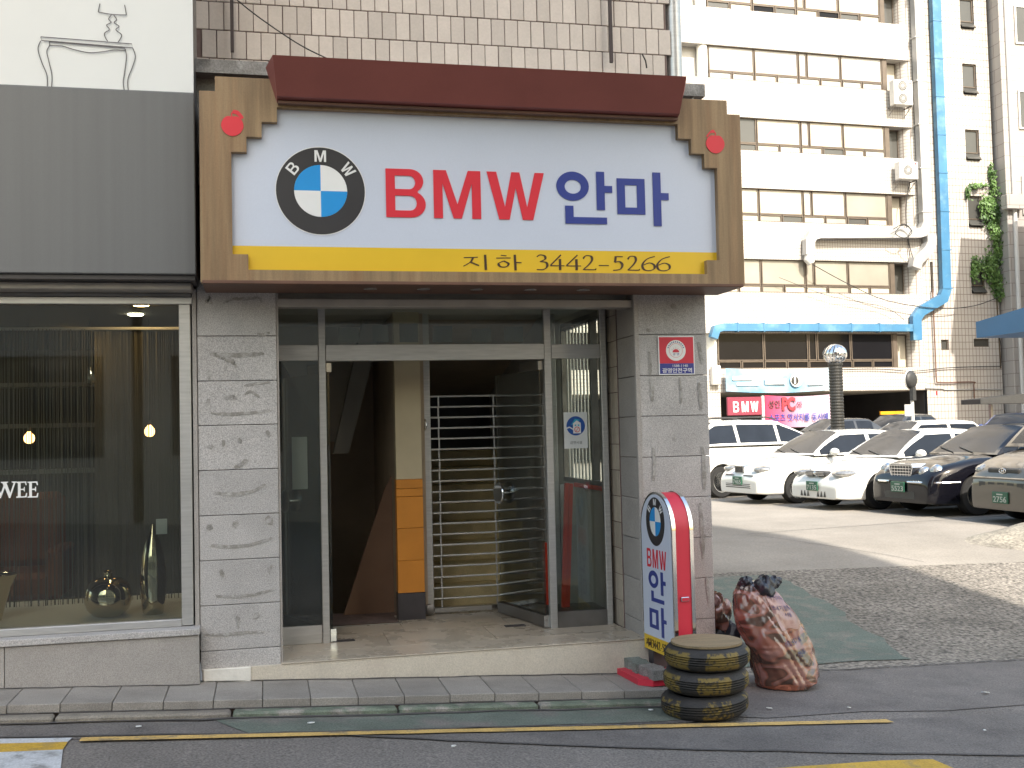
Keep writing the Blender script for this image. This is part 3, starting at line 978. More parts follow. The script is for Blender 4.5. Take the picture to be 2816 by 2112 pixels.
# granite pillars: core, slabs, stains
JZ = [.11, .405, .70, .995, 1.293, 1.59, 1.885, 2.185]
STN = [0]
def stain(pillar, y, pts, w, grow=1.0):
    n = len(pts)
    STN[0] += 1
    y = -.0018 - .00009 * STN[0]
    p = catmull([(a, b) for a, b in pts], 6) if n > 2 else pts
    p = [(a[0] + random.uniform(-1, 1) * w * .08, a[1] + random.uniform(-1, 1) * w * .12) for a in p]
    L, Q = [], []
    for i in range(len(p)):
        a, b = p[max(0, i - 1)], p[min(len(p) - 1, i + 1)]
        dx, dz = b[0] - a[0], b[1] - a[1]
        k = math.hypot(dx, dz) or 1
        wd = w / 2 * (.35 + .65 * math.sin(math.pi * min(1, max(0, (i + .6) / (len(p) + .2)))) ** .6) * random.uniform(.75, 1.15)
        L.append((p[i][0] - dz / k * wd, y, p[i][1] + dx / k * wd))
        Q.append((p[i][0] + dz / k * wd, y, p[i][1] - dx / k * wd))
    mb = MB()
    m_ = len(L)
    mb.add(L + Q, [(i, i + 1, m_ + i + 1, m_ + i) for i in range(m_ - 1)])
    return mb.build('stain', 'granite_stain', pillar)

def pillar(x0, x1, zb, back):
    p = MB().box(x0 + .02, x1 - .02, .03, back, zb, 2.62).build('pillar', 'joint', bld)
    zs = [zb] + JZ + [2.56]
    for i in range(len(zs) - 1):
        MB().cbox(x0, x1, 0, .04, zs[i] + .002, zs[i + 1] - .002, .003).build('granite_slab', 'granite', p).location = (0, random.uniform(-.001, .001), 0)
    return p
# children of a part sit in the part's own space, which starts at the building's base
pl = pillar(-.42, .092, -.02, .58)
MB().cbox(.092, .108, .012, .58, .0, 2.5, .003).build('corner_trim', 'granite_warm', pl)
MB().cbox(-.452, -.424, -.01, .05, .27, 2.5, .003).build('corner_trim', 'granite_warm', pl)
pr = pillar(2.66, 3.19, -.42, .44)
for i, (a, b) in enumerate(zip([-.02] + JZ, JZ + [2.5])):
    MB().cbox(2.645, 2.66, .045, .43, a + .002, b - .002, .003).build('granite_slab', 'granite_warm', pr)
MB().cbox(2.630, 2.664, -.012, .028, .0, 2.5, .004).build('corner_trim', 'granite_warm', pr)
rs = lambda a, b: random.uniform(a, b)
def smear(p, x0, x1, z, w=.024, lift=.02):
    stain(p, -.0035, [(x0, z), (x0 + (x1 - x0) * .3, z - .012), (x0 + (x1 - x0) * .65, z - .006), (x1, z + lift)], w)
def dab(p, x, z, r_=.03, tail=0.0):
    STN[0] += 1
    y = -.0018 - .00009 * STN[0]
    n = 14
    ph = random.uniform(0, 6)
    pts = []
    for i in range(n):
        a = 2 * math.pi * i / n
        rr = r_ * (.8 + .18 * math.sin(2 * a + ph) + .12 * math.sin(5 * a + ph * 2))
        pts.append((x + rr * .82 * math.cos(a), y, z + rr * 1.1 * math.sin(a) - (tail if math.sin(a) < -.8 else 0)))
    MB().add(pts, [tuple(range(n))]).build('stain', 'granite_stain', p)
# smears of old adhesive, left pillar
stain(pl, -.0035, [(-.36, 2.41), (-.345, 2.435), (-.33, 2.40)], .035)
stain(pl, -.0035, [(-.25, 2.405), (-.19, 2.43), (-.10, 2.435), (-.02, 2.44), (.0, 2.41)], .022)
stain(pl, -.0035, [(-.035, 2.195), (.0, 2.19), (.05, 2.205)], .025)
smear(pl, -.34, .01, 2.065, .034, 0); dab(pl, -.345, 1.935, .028, .02); stain(pl, -.0035, [(-.31, 2.06), (-.26, 2.05), (-.22, 2.03), (-.18, 2.0)], .04)
dab(pl, -.175, 1.985, .014); dab(pl, -.24, 1.98, .012, .02)
dab(pl, -.355, 1.745, .024); stain(pl, -.0035, [(-.25, 1.77), (-.20, 1.775), (-.17, 1.765)], .032); stain(pl, -.0035, [(-.12, 1.79), (-.08, 1.81), (-.02, 1.77)], .02); smear(pl, -.34, .045, 1.675, .022, .01)
stain(pl, -.0035, [(-.12, 1.85), (-.05, 1.862), (.05, 1.872)], .02)
for a, b in ((-.34, 1.45), (-.26, 1.47), (-.155, 1.485), (.03, 1.53)):
    dab(pl, a, b, .022)
stain(pl, -.0035, [(-.19, 1.315), (-.15, 1.325), (-.11, 1.36)], .03)
smear(pl, -.32, .01, 1.145, .026, .045)
dab(pl, -.355, .92, .028); dab(pl, -.19, .94, .025, .015); dab(pl, .03, .95, .036)
smear(pl, -.35, .05, .80, .022, .035)
dab(pl, -.28, .615, .026); dab(pl, .03, .63, .026, .01); smear(pl, -.32, .05, .47, .02, .02)
dab(pl, -.18, .315, .020, .05); dab(pl, -.06, .325, .026); smear(pl, -.39, -.01, .225, .020, -.006)
# right pillar
for x, z0, z1, w_ in ((2.74, 2.06, 1.88, .022), (3.13, 2.13, 1.97, .028), (2.75, 1.86, 1.70, .03), (2.97, 1.87, 1.68, .016), (3.12, 1.83, 1.63, .028), (2.75, 1.36, 1.12, .03), (3.13, 1.36, 1.05, .030), (3.10, .95, .55, .03), (3.13, .42, .22, .02)):
    stain(pr, -.0035, [(x, z0), (x + .008, (z0 + z1) / 2), (x + rs(-.01, .03), z1)], w_)
for x, z, r_ in ((2.93, 2.205, .02), (2.74, 2.215, .02), (2.915, 1.425, .013), (2.94, 2.39, .03), (3.12, .7, .025)):
    dab(pr, x, z, r_)

# stoop and floor
st = MB().box(-.41, 2.66, -.03, .0, -.35, -.004).box(.095, 2.66, 0.0, .56, -.35, -.004).build('stoop', 'stoop', bld)
MB().cbox(-.405, -.10, -.042, -.028, -.16, .0, .006).build('plaster_chip', 'chip', bld)
MB().cbox(.095, 2.655, -.036, .30, -.003, .006, .003).build('stoop_edge', 'terrazzo', bld)
fl = MB().box(.05, 2.62, .30, 1.9, -.2, .002).build('vestibule_floor', 'grout', bld)
for (a, b, c, d_) in ((.1, .86, .303, .86), (.863, 1.63, .303, .86), (1.633, 2.62, .303, .86), (.1, 1.03, .863, 1.22), (1.033, 1.85, .863, 1.6), (1.853, 2.62, .863, 1.6)):
    MB().cbox(a, b, c, d_, -.02, .006, .0012).build('floor_tile', 'terrazzo', fl)
for x, y in ((.54, .62), (1.86, .78)):
    MB().cbox(x - .07, x + .09, y - .035, y + .035, .006, .011, .001).build('floor_plate', 'black_base', bld)
crackm = MB(); L, Q = ribbon([(2.05, .33), (2.2, .36), (2.32, .30), (2.45, .33), (2.6, .28)], .006, .004, 90)
crackm.add([(a[0], a[1], .0085) for a in L] + [(a[0], a[1], .0085) for a in Q], [(i, i + 1, len(L) + i + 1, len(L) + i) for i in range(len(L) - 1)])
crackm.build('floor_crack', 'crack', bld)

# porch ceiling, lintels
MB().box(.05, 2.66, .02, 4.2, 2.50, 2.62).build('porch_ceiling', 'grey_paint', bld)
MB().cbox(.105, 2.63, .02, .16, 2.385, 2.44, .004).build('shutter_housing', 'alu', bld)
MB().cbox(.105, 2.64, .16, .50, 2.44, 2.499, .004).build('soffit_panel', 'alu', bld)
# return wall in tiles
MB().box(2.64, 2.70, .44, .66, -.1, 2.5).build('return_wall', 'grout', bld)
rt_me = MB().cbox(-.004, .006, -.0335, .0335, -.096, .096, .002).mesh('tile')
for i in range(3):
    for j in range(13):
        obj('tile', rt_me, 'tile_dirty', bld, loc=(2.639, .475 + i * .071, .10 + .198 * j + (.0 if i % 2 else 0)))
MB().box(2.618, 2.64, .655, .675, 0, 2.5).build('corner_strip', 'steel_dark', bld)
# side wall of the vestibule with the barred opening
mbs = MB()
for (y0, y1, z0, z1) in ((.675, 1.92, -.1, 1.05), (.675, 1.92, 2.45, 2.5), (1.92, 4.2, -.1, 2.5), (.675, .70, 1.05, 2.45)):
    mbs.box(2.60, 2.68, y0, y1, z0, z1)
mbs.build('side_wall', 'grey_paint', bld)
wb = MB().box(2.605, 2.675, .70, .735, 1.05, 2.45).box(2.605, 2.675, 1.885, 1.92, 1.05, 2.45).box(2.605, 2.675, .735, 1.885, 1.05, 1.09).box(2.605, 2.675, .735, 1.885, 2.41, 2.45).build('barred_window', 'steel_dark', bld)
for i in range(7):
    y = 1.18 + i * .10
    MB().tube([(2.625, y, 1.09), (2.625, y, 2.41)], .009, 8).build('bar', 'steel', wb)
MB().box(2.61, 2.67, 1.03, 1.075, 1.09, 2.41).build('mullion', 'steel_dark', wb)
MB().box(2.612, 2.652, .735, 1.885, 2.385, 2.409).build('rail', 'steel_dark', wb)
MB().cbox(2.575, 2.60, .70, 1.50, 1.02, 1.055, .004).build('red_sill', 'redpole', bld)

# glazed screen: posts, transom, panes
for a, b in ((.40, .45), (2.105, 2.16), (2.555, 2.60)):
    MB().cbox(a, b, .575, .635, 0, 2.45, .003).build('screen_post', 'steel', bld)
MB().cbox(.108, .398, .58, .63, 2.055, 2.17, .003).build('transom', 'steel', bld)
MB().cbox(.452, 2.103, .572, .638, 2.05, 2.17, .003).build('transom', 'steel', bld)
MB().cbox(2.162, 2.553, .58, .63, 2.055, 2.165, .003).build('transom', 'steel', bld)
MB().box(.108, 2.6, .585, .625, 2.45, 2.50).build('head_rail', 'steel_dark', bld)
MB().cbox(.108, .398, .585, .625, .006, .135, .003).build('kick_plate', 'steel', bld)
MB().box(2.162, 2.553, .575, .95, .006, .125).build('kick_box', 'steel_dark', bld)
for a, b, c, d_ in ((.108, .40, .135, 2.055), (.108, .40, 2.17, 2.45), (.45, 2.105, 2.17, 2.45), (2.16, 2.555, .125, 2.055), (2.16, 2.555, 2.165, 2.45)):
    MB().box(a, b, .600, .608, c, d_).build('pane', 'glass', bld)
for x0, x1 in ((.55, .70), (.80, .92), (1.0, 1.14), (1.25, 1.40), (1.55, 1.70), (1.80, 1.95)):
    MB().box(x0, x1, .6095, .6115, 2.19, 2.19 + random.uniform(.09, .14)).build('posted_notice', 'posted', bld)

def door_leaf(hx, hy, ang, width, label):
    """glass leaf swung inward about its pivot; the parts lie along +x of the leaf"""
    o = MB().box(.015, width, -.006, .006, .10, 1.97).build('door', 'glass_clear', bld, label=label)
    o.location = Vector((hx, hy, 0)) - Vector(bld['worldparts'])
    o.rotation_euler = (0, 0, ang)
    MB().cbox(.0, width, -.022, .022, .014, .10, .003).build('bottom_rail', 'steel_dark', o)
    MB().cbox(-.006, .0, -.023, .023, .012, .102, .001).build('rail_cap', 'chrome', o)
    MB().cbox(.0, .34, -.022, .022, 1.97, 2.04, .003).build('top_patch', 'steel_dark', o)
    h = MB()
    for sd in (-1, 1):
        ring = [(width - .10 + .055 * math.cos(a), sd * .055, 1.0 + .10 * math.sin(a)) for a in [2 * math.pi * k / 20 for k in range(21)]]
        h.lathe([(.085, sd * .045 - .008), (.092, sd * .045), (.085, sd * .045 + .008), (.05, sd * .045 + .004)], (width - .12, 0, 1.0), 24, 'y')
        h.tube([(width - .12, 0, 1.0), (width - .12, sd * .045, 1.0)], .014, 10)
    h.build('handle', 'chrome', o, smooth=True)
    return o
door_leaf(.475, .60, R(112), .86, 'glass door leaf swung in behind the narrow side pane')
door_leaf(2.08, .60, R(103), .84, 'glass door leaf swung in against the barred window side')

# vestibule back: stairway down on the left, orange pillar, shutter over the stairs up
MB().box(.05, .108, .6, 4.2, -1.6, 2.5).build('left_wall', 'grey_paint', bld)
MB().box(.108, 1.3, 3.3, 3.4, -1.6, 2.5).build('stair_end_wall', 'brown_wall', bld)
MB().box(1.06, 1.3, 1.47, 3.3, -1.6, 2.5).build('stair_side_wall', 'brown_wall', bld)
MB().prism([(.108, 2.3), (.108, 2.5), (1.0, 2.5), (.70, 1.45), (.56, 1.45)], 'y', 2.55, 2.66).build('stair_soffit', 'grey_paint', bld)
bm_ = MB().prism([(.86, 2.52), (1.03, 2.52), (.71, 1.35), (.58, 1.35)], 'y', 1.95, 2.12).build('sloped_beam', 'beam', bld)
MB().prism([(.60, -.1), (1.058, -.1), (1.058, 1.15), (1.0, 1.05)], 'y', 1.80, 1.86).build('red_brown_panel', 'red_brown', bld)
for i in range(9):
    MB().box(.108, 1.06, 1.24 + .22 * i, 1.24 + .22 * (i + 1), -1.7, -.16 * i - .01).build('stair_step_down', 'brown_wall', bld)
MB().cbox(.40, 1.05, 1.205, 1.235, .006, .016, .002).build('threshold', 'chrome', bld)
op = MB().box(1.045, 1.255, 1.36, 1.47, 1.137, 2.5).build('cream_pillar', 'cream', bld)
for z0, z1 in ((.222, .48), (.482, .74), (.742, .995), (.998, 1.06), (1.063, 1.135)):
    MB().cbox(1.042, 1.258, 1.35, 1.47, z0, z1, .002).build('orange_tile', 'orange', op)
MB().cbox(1.038, 1.262, 1.345, 1.47, .0, .22, .003).build('base_stone', 'black_base', op)
MB().cbox(1.27, 1.355, 1.50, 1.58, 0, 2.5, .004).build('shutter_jamb', 'steel', bld)
MB().tube([(1.31, 1.495, 1.62), (1.31, 1.47, 1.60), (1.315, 1.465, 1.57), (1.305, 1.47, 1.54), (1.31, 1.495, 1.53)], .008, 8).build('jamb_latch', 'chrome', bld)
MB().cbox(2.40, 2.445, 1.50, 1.58, 0, 2.5, .004).build('shutter_jamb', 'steel', bld)
MB().box(2.46, 2.60, 1.52, 1.58, -.1, 1.04).build('jamb_wall', 'grey_paint', bld)
sh = MB().cbox(1.355, 2.40, 1.53, 1.57, .015, .06, .004).build('roller_shutter', 'chrome', bld)
bar_me = MB().tube([(-.52, 0, 0), (.52, 0, 0)], .0078, 8).mesh('bar', True)
lnk_me = MB().cbox(-.006, .006, -.003, .003, -.047, .047, .001).mesh('link')
for i in range(20):
    z = .13 + i * .0885
    obj('bar', bar_me, 'slat', sh, loc=(1.877, 1.55, z))
    for x in (1.43, 1.90, 2.335):
        obj('link', lnk_me, 'steel', sh, loc=(x, 1.54 if i % 2 else 1.56, z - .044))
MB().lathe([(.03, -.03), (.045, -.02), (.045, .02), (.03, .03)], (1.31, 1.47, .06), 14, 'y').build('shutter_lock', 'steel_dark', bld, smooth=True)
# stairs up behind the shutter
MB().box(1.30, 1.36, 1.6, 4.2, -.1, 2.5).box(2.40, 2.45, 1.6, 4.2, -.1, 2.5).build('stair_wall', 'grey_paint', bld)
MB().box(1.36, 2.40, 4.1, 4.2, -.1, 2.5).build('stair_rear_wall', 'black_base', bld)
for i in range(8):
    MB().cbox(1.36, 2.40, 1.95 + .25 * i, 4.1, .165 * i + .0, .165 * (i + 1), .006).build('stair_step_up', 'step', bld)
MB().box(1.36, 2.40, 1.58, 4.1, -.1, .001).build('stair_floor', 'terrazzo', bld)
MB().prism([(1.95, 2.5), (4.1, 2.5), (4.1, 1.9)], 'x', 1.36, 2.40).build('stair_underside', 'brown_wall', bld)

# ------------------------------------------------------------------ shop sign over the entrance
sg = wthing('shop_sign', 'big wood-framed shop sign with a car roundel, red letters and yellow strip', 'sign', (1.46, 0, 2.485))
yo, yi = -.45, -.418
fr = [(-.37, 2.484), (-.367, 3.697), (-.270, 3.697), (-.270, 3.793), (3.209, 3.793), (3.209, 3.695), (3.305, 3.695), (3.30, 2.484)]
inn = [(-.175, 2.661), (-.175, 3.314), (-.080, 3.314), (-.080, 3.414), (.015, 3.414), (.015, 3.514), (.112, 3.514), (.112, 3.611),
       (2.837, 3.611), (2.837, 3.510), (2.932, 3.510), (2.932, 3.408), (3.027, 3.408), (3.027, 3.311), (3.120, 3.311), (3.116, 2.661), (3.022, 2.661), (3.022, 2.563), (-.079, 2.563), (-.079, 2.661)]
flat('frame', [fr, inn], -.34, .11, 'wood', sg)
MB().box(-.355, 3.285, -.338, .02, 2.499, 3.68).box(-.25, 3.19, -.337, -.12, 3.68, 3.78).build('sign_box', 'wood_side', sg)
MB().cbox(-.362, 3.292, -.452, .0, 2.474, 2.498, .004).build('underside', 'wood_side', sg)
MB().box(-.2, 3.14, -.40, -.392, 2.724, 3.63).build('white_panel', 'acrylic', sg)
MB().box(-.2, 3.14, -.402, -.392, 2.54, 2.7235).build('yellow_strip', 'yellow', sg)
# red-brown cornice
cp = MB()
f0, f1 = .087, 2.81
cp.add([(f0, -.70, 3.863), (f1, -.70, 3.863), (.112, -.545, 3.655), (2.815, -.545, 3.655), (.045, -.452, 3.863), (2.90, -.452, 3.863), (.112, -.452, 3.64), (2.83, -.452, 3.64)],
       [(0, 2, 3, 1), (0, 1, 5, 4), (2, 6, 7, 3), (4, 5, 7, 6), (0, 4, 6, 2), (1, 3, 7, 5)])
cp.build('cornice', 'cap', sg)
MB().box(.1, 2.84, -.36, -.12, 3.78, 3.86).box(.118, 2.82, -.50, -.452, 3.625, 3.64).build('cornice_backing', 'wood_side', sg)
yl = -.4021
def front(p, lift):
    return (p[0], yl - lift, p[1])
# roundel
rx, rz, ro, ri = .383, 3.088, .284, .170
rd_ = flat('roundel', [circle(rx, rz, ro, 64), circle(rx, rz, ri, 56)], yl + .0015, .0035, 'black_film', sg)
flat('roundel_rim', [circle(rx, rz, ro + .005, 64), circle(rx, rz, ro + .0005, 64)], yl + .0015, .003, 'white_film', sg)
for a0, m_ in ((90, 'blue'), (0, 'white_film'), (180, 'white_film'), (270, 'blue')):
    flat('roundel_quarter', [[(rx, rz)] + arc(rx, rz, ri - .0008, ri - .0008, a0, a0 + 90, 18)], yl + .0015, .003, m_, sg)
for ch, a in (('B', 141), ('M', 90), ('W', 39)):
    w_ = {'B': .262, 'M': .318, 'W': .396}[ch]
    s_ = .075 / H_
    ca, sa = math.cos(R(a - 90)), math.sin(R(a - 90))
    cx, cz = rx + .227 * math.cos(R(a)), rz + .227 * math.sin(R(a))
    def tr(p, k=1.0 if ch != 'W' else .9):
        x_, z_ = (p[0] - w_ / 2) * s_ * k, (p[1] - H_ / 2) * s_
        return (cx + x_ * ca - z_ * sa, cz + x_ * sa + z_ * ca)
    flat('roundel_letter', xf(GL[ch], tr), yl - .0021, .003, 'white_film', sg)
for ch, x in (('B', .804), ('M', 1.120), ('W', 1.481)):
    flat('red_letter', mapped(GL[ch], x, 2.926, 1, 1), yl + .0015, .005, 'red', sg)
for grp_, x, z in ((AN, 1.964, 2.905), (MA, 2.395, 2.902)):
    for i, ps in enumerate(grp_):
        flat('navy_stroke', mapped(ps, x, z, 1, 1), yl + .0015, .0045 + .0006 * i, 'navy', sg)
yl2 = -.4021
for key, a, b in (('ji', 1.310, 1.462), ('ha', 1.534, 1.707), ('3', 1.812, 1.885), ('4', 1.906, 2.006), ('4', 2.018, 2.124), ('2', 2.136, 2.224), ('-', 2.250, 2.322), ('5', 2.352, 2.424), ('2', 2.456, 2.538), ('6', 2.566, 2.657), ('6', 2.674, 2.768)):
    glyph('strip_character', key, a, b, 2.588, 2.690 if key not in ('ji', 'ha') else 2.684, front, 'brown_ink', sg, .17, .065)
# apples, leaf and stalk
for cx, sgn in ((-.166, 1), (3.111, -1)):
    cz = 3.487
    pts = []
    for i in range(40):
        a = 2 * math.pi * i / 40
        rr = .070 * (1 + .05 * math.cos(2 * a)) * (1 - .16 * max(0, math.sin(a)) ** 12) * (1 - .10 * max(0, -math.sin(a)) ** 2)
        pts.append((cx + rr * math.cos(a) * (.94 - .14 * max(0, -math.sin(a))), cz - .010 + rr * 1.07 * math.sin(a)))
    ap = flat('apple', [pts], -.4495, .006, 'red', sg)
    mbk = MB()
    ribbon_mb(mbk, [(cx, cz + .048), (cx + sgn * -.004, cz + .068), (cx + sgn * .006, cz + .085)], .007, .005, 0, lambda p, l: (p[0], -.4505 - l, p[1]), 0)
    ribbon_mb(mbk, [(cx + sgn * .004, cz + .083), (cx + sgn * .03, cz + .078), (cx + sgn * .05, cz + .058), (cx + sgn * .062, cz + .04)], .026, .010, 60, lambda p, l: (p[0], -.4505 - l, p[1]), .0004)
    mbk.build('apple_leaf', 'red', sg)
for x in (.706, 1.063, 1.427, 1.80, 2.181):
    MB().lathe([(.001, 2.470), (.036, 2.470), (.046, 2.471), (.046, 2.475)], (x, -.25, 0), 20).build('downlight', 'chrome', sg)

# ------------------------------------------------------------------ neighbouring shop on the left
shp = wthing('neighbouring_shop', 'shop with a grey panel front and a wide steel-framed display window', 'shop', (-2.5, .5, 0))
MB().box(-7, -.46, .1, 6, 2.54, 12).build('upper_wall', 'concrete', shp)
MB().cbox(-7, -.402, -.35, .1, 2.545, 3.712, .006).build('grey_panel', 'fascia', shp)
MB().box(-7, -.41, -.32, .1, 2.515, 2.5445).build('panel_underside', 'black_base', shp)
MB().cbox(-7, -.44, -.20, .1, 2.468, 2.514, .006).build('awning_box', 'alu', shp)
MB().cbox(-7, -.455, -.03, .1, 2.445, 2.467, .003).build('head_trim', 'steel_dark', shp)
# window frame and glass
MB().cbox(-7, -.45, -.02, .07, 2.395, 2.442, .004).build('window_frame', 'steel', shp, label='top steel window rail')
MB().cbox(-.535, -.462, -.021, .07, .29, 2.394, .004).build('window_frame', 'steel', shp, label='right steel window post')
MB().cbox(-7, -.536, -.022, .07, .285, .333, .004).build('window_frame', 'steel', shp, label='bottom steel window rail')
MB().box(-7, -.535, .02, .028, .333, 2.395).build('glass_pane', 'glass', shp)
# plinth in granite slabs with a coping
pb = MB().box(-7, -.43, -.10, .1, -.4, .24).build('plinth', 'joint', shp)
MB().cbox(-7, -.418, -.135, .08, .242, .284, .004).build('coping', 'granite', pb)
for a, b in ((-1.585, -.422), (-2.75, -1.589), (-3.9, -2.754)):
    MB().cbox(a, b, -.12, -.09, -.12, .239, .003).build('granite_slab', 'granite_warm', pb)
# the room behind the glass
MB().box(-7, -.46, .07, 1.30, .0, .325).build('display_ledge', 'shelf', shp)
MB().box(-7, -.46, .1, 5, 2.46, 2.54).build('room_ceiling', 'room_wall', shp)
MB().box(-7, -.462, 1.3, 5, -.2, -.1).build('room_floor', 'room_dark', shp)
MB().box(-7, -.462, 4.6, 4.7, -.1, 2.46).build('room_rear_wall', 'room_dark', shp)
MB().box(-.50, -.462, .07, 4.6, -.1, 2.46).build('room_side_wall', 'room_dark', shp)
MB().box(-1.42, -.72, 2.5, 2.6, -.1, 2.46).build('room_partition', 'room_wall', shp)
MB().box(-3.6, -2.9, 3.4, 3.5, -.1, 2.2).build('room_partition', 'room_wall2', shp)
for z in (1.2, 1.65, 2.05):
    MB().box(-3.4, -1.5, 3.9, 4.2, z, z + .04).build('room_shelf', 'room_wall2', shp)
for x, y, m_ in ((-.829, .551, 'downlight'), (-.933, 1.169, 'downlight2'), (-1.6, 2.3, 'downlight'), (-2.6, 2.9, 'downlight2')):
    MB().lathe([(.001, 2.452), (.052, 2.452), (.054, 2.459)], (x, y, 0), 20).build('ceiling_downlight', m_, shp)
# W E E in white on the glass
E_ = [[(0, 0), (.060, 0), (.064, .028), (.058, .028), (.052, .008), (.026, .008), (.026, .048), (.042, .048), (.046, .038), (.050, .038), (.050, .068), (.046, .068), (.042, .056), (.026, .056), (.026, .094), (.050, .094), (.056, .078), (.061, .078), (.058, .102), (0, .102), (0, .096), (.010, .092), (.010, .010), (0, .006)]]
W_ = [[(0, .102), (.042, .102), (.042, .097), (.031, .093), (.056, .03), (.072, .078), (.066, .093), (.056, .097), (.056, .102), (.100, .102), (.100, .097), (.090, .093), (.112, .03), (.132, .092), (.120, .097), (.120, .102), (.150, .102), (.150, .097), (.142, .092), (.112, -.002), (.104, -.002), (.080, .064), (.056, -.002), (.047, -.002), (.012, .092), (0, .097)]]
flat('window_letter', mapped(E_, -1.476, 1.154, 1.02, 1), .0195, .002, 'white_film', shp)
flat('window_letter', mapped(E_, -1.543, 1.156, 1.02, 1), .0195, .002, 'white_film', shp)
flat('window_letter', mapped(W_, -1.690, 1.158, 1.0, 1), .0195, .002, 'white_film', shp)

# things in the window
def vase(name, prof, loc, label, n=40):
    mb = MB().lathe(prof, (0, 0, 0), n)
    o = mb.build(name, 'brass', smooth=True)
    o.location = loc
    return tag(o, label, 'vase')
vase('round_vase', [(.07, 0), (.10, .012), (.135, .05), (.152, .10), (.155, .14), (.148, .185), (.125, .225), (.09, .25), (.05, .262), (.032, .266), (.026, .275), (.026, .29), (.031, .298), (.027, .306), (.022, .31)], (-1.035, .33, .326),
     'squat round mirror-glazed vase with a short neck in the shop window')
vase('tall_vase', [(.062, 0), (.070, .02), (.080, .10), (.086, .20), (.084, .30), (.072, .40), (.052, .48), (.030, .54), (.014, .58), (.008, .60), (.006, .605)], (-.745, .33, .326),
     'tall tapering mirror-glazed vase beside the round one in the shop window')
vase('flared_vase', [(.05, 0), (.055, .02), (.075, .10), (.11, .22), (.15, .30), (.152, .305), (.14, .30)], (-1.77, .42, .326), 'flared vase cut by the left edge of the photo in the shop window')
for x, y, z, lb in ((-1.753, 1.5, 1.54, 'warm glowing pendant bulb at the left of the shop window'), (-.872, 1.5, 1.572, 'warm glowing pendant bulb near the steel post of the shop window')):
    t = thing('pendant_lamp', lb, 'lamp', (x, y, z), 0, 'pendant bulbs in the shop')
    MB().lathe([(.004, -.042), (.022, -.038), (.036, -.022), (.040, 0), (.036, .02), (.022, .037), (.012, .05)], (0, 0, 0), 20).build('bulb', 'bulb', t, smooth=True)
    MB().tube([(0, 0, .045), (0, 0, .085)], .012, 10).build('socket', 'steel_dark', t)
    MB().tube([(0, 0, .085), (0, 0, 2.458 - z)], .003, 6).build('cord', 'cable', t)
t = thing('pendant_lamp', 'unlit clear bulb hanging on a thin cord in the shop window', 'lamp', (-1.31, 1.5, 1.99))
MB().lathe([(.01, -.045), (.035, -.03), (.045, -.005), (.035, .03), (.018, .06), (.014, .09)], (0, 0, 0), 18).build('bulb', 'lamp_glass', t, smooth=True)
MB().tube([(0, 0, .09), (0, 0, .468)], .003, 6).build('cord', 'cable', t)
# string curtain
t = thing('string_curtain', 'grey string curtain hanging across the shop window', 'curtain', (-3.7, .86, .33))
MB().tube([(-3.2, 0, 1.99), (3.2, 0, 1.99)], .012, 8).build('curtain_rail', 'white_film', t)
mb = MB()
x = -3.15
while x < 3.15:
    y = .03 * math.sin(x * 5.1) + rs(-.012, .012)
    dx = rs(-.012, .012)
    w_ = random.choice([.0012, .0015, .0015, .002, .0035])
    mb.add([(x - w_, y, 1.985), (x + w_, y + .003, 1.985), (x + dx + w_, y + .003, .02), (x + dx - w_, y, .02), (x - w_, y + .004, 1.985), (x + w_, y + .007, 1.985), (x + dx + w_, y + .007, .02), (x + dx - w_, y + .004, .02)],
           [(0, 1, 2, 3), (7, 6, 5, 4), (0, 3, 7, 4), (1, 5, 6, 2)])
    x += rs(.006, .022)
mb.build('strings', 'curtain', t, kind='stuff')
o = tag(MB().cbox(-.035, .035, -.004, .004, -.05, .05, .002).build('price_card', 'paper'), 'small blank white card stuck to the glass at the right of the shop window', 'card')
o.location = (-.66, .034, .935)
t = thing('armchair', 'dim orange upholstered armchair inside the dark shop', 'chair', (-2.15, 3.0, -.1))
MB().cbox(-.35, .35, -.35, .35, .25, .48, .05).build('seat', 'orange_cloth', t)
MB().cbox(-.35, .35, .25, .42, .48, 1.15, .06).build('backrest', 'orange_cloth', t)
for sx in (-1, 1):
    MB().cbox(sx * .36 - .07, sx * .36 + .07, -.35, .38, .25, .68, .03).build('armrest', 'orange_cloth', t)
    for sy in (-.3, .3):
        MB().tube([(sx * .32, sy, 0), (sx * .32, sy, .25)], .02, 8).build('leg', 'black_base', t)

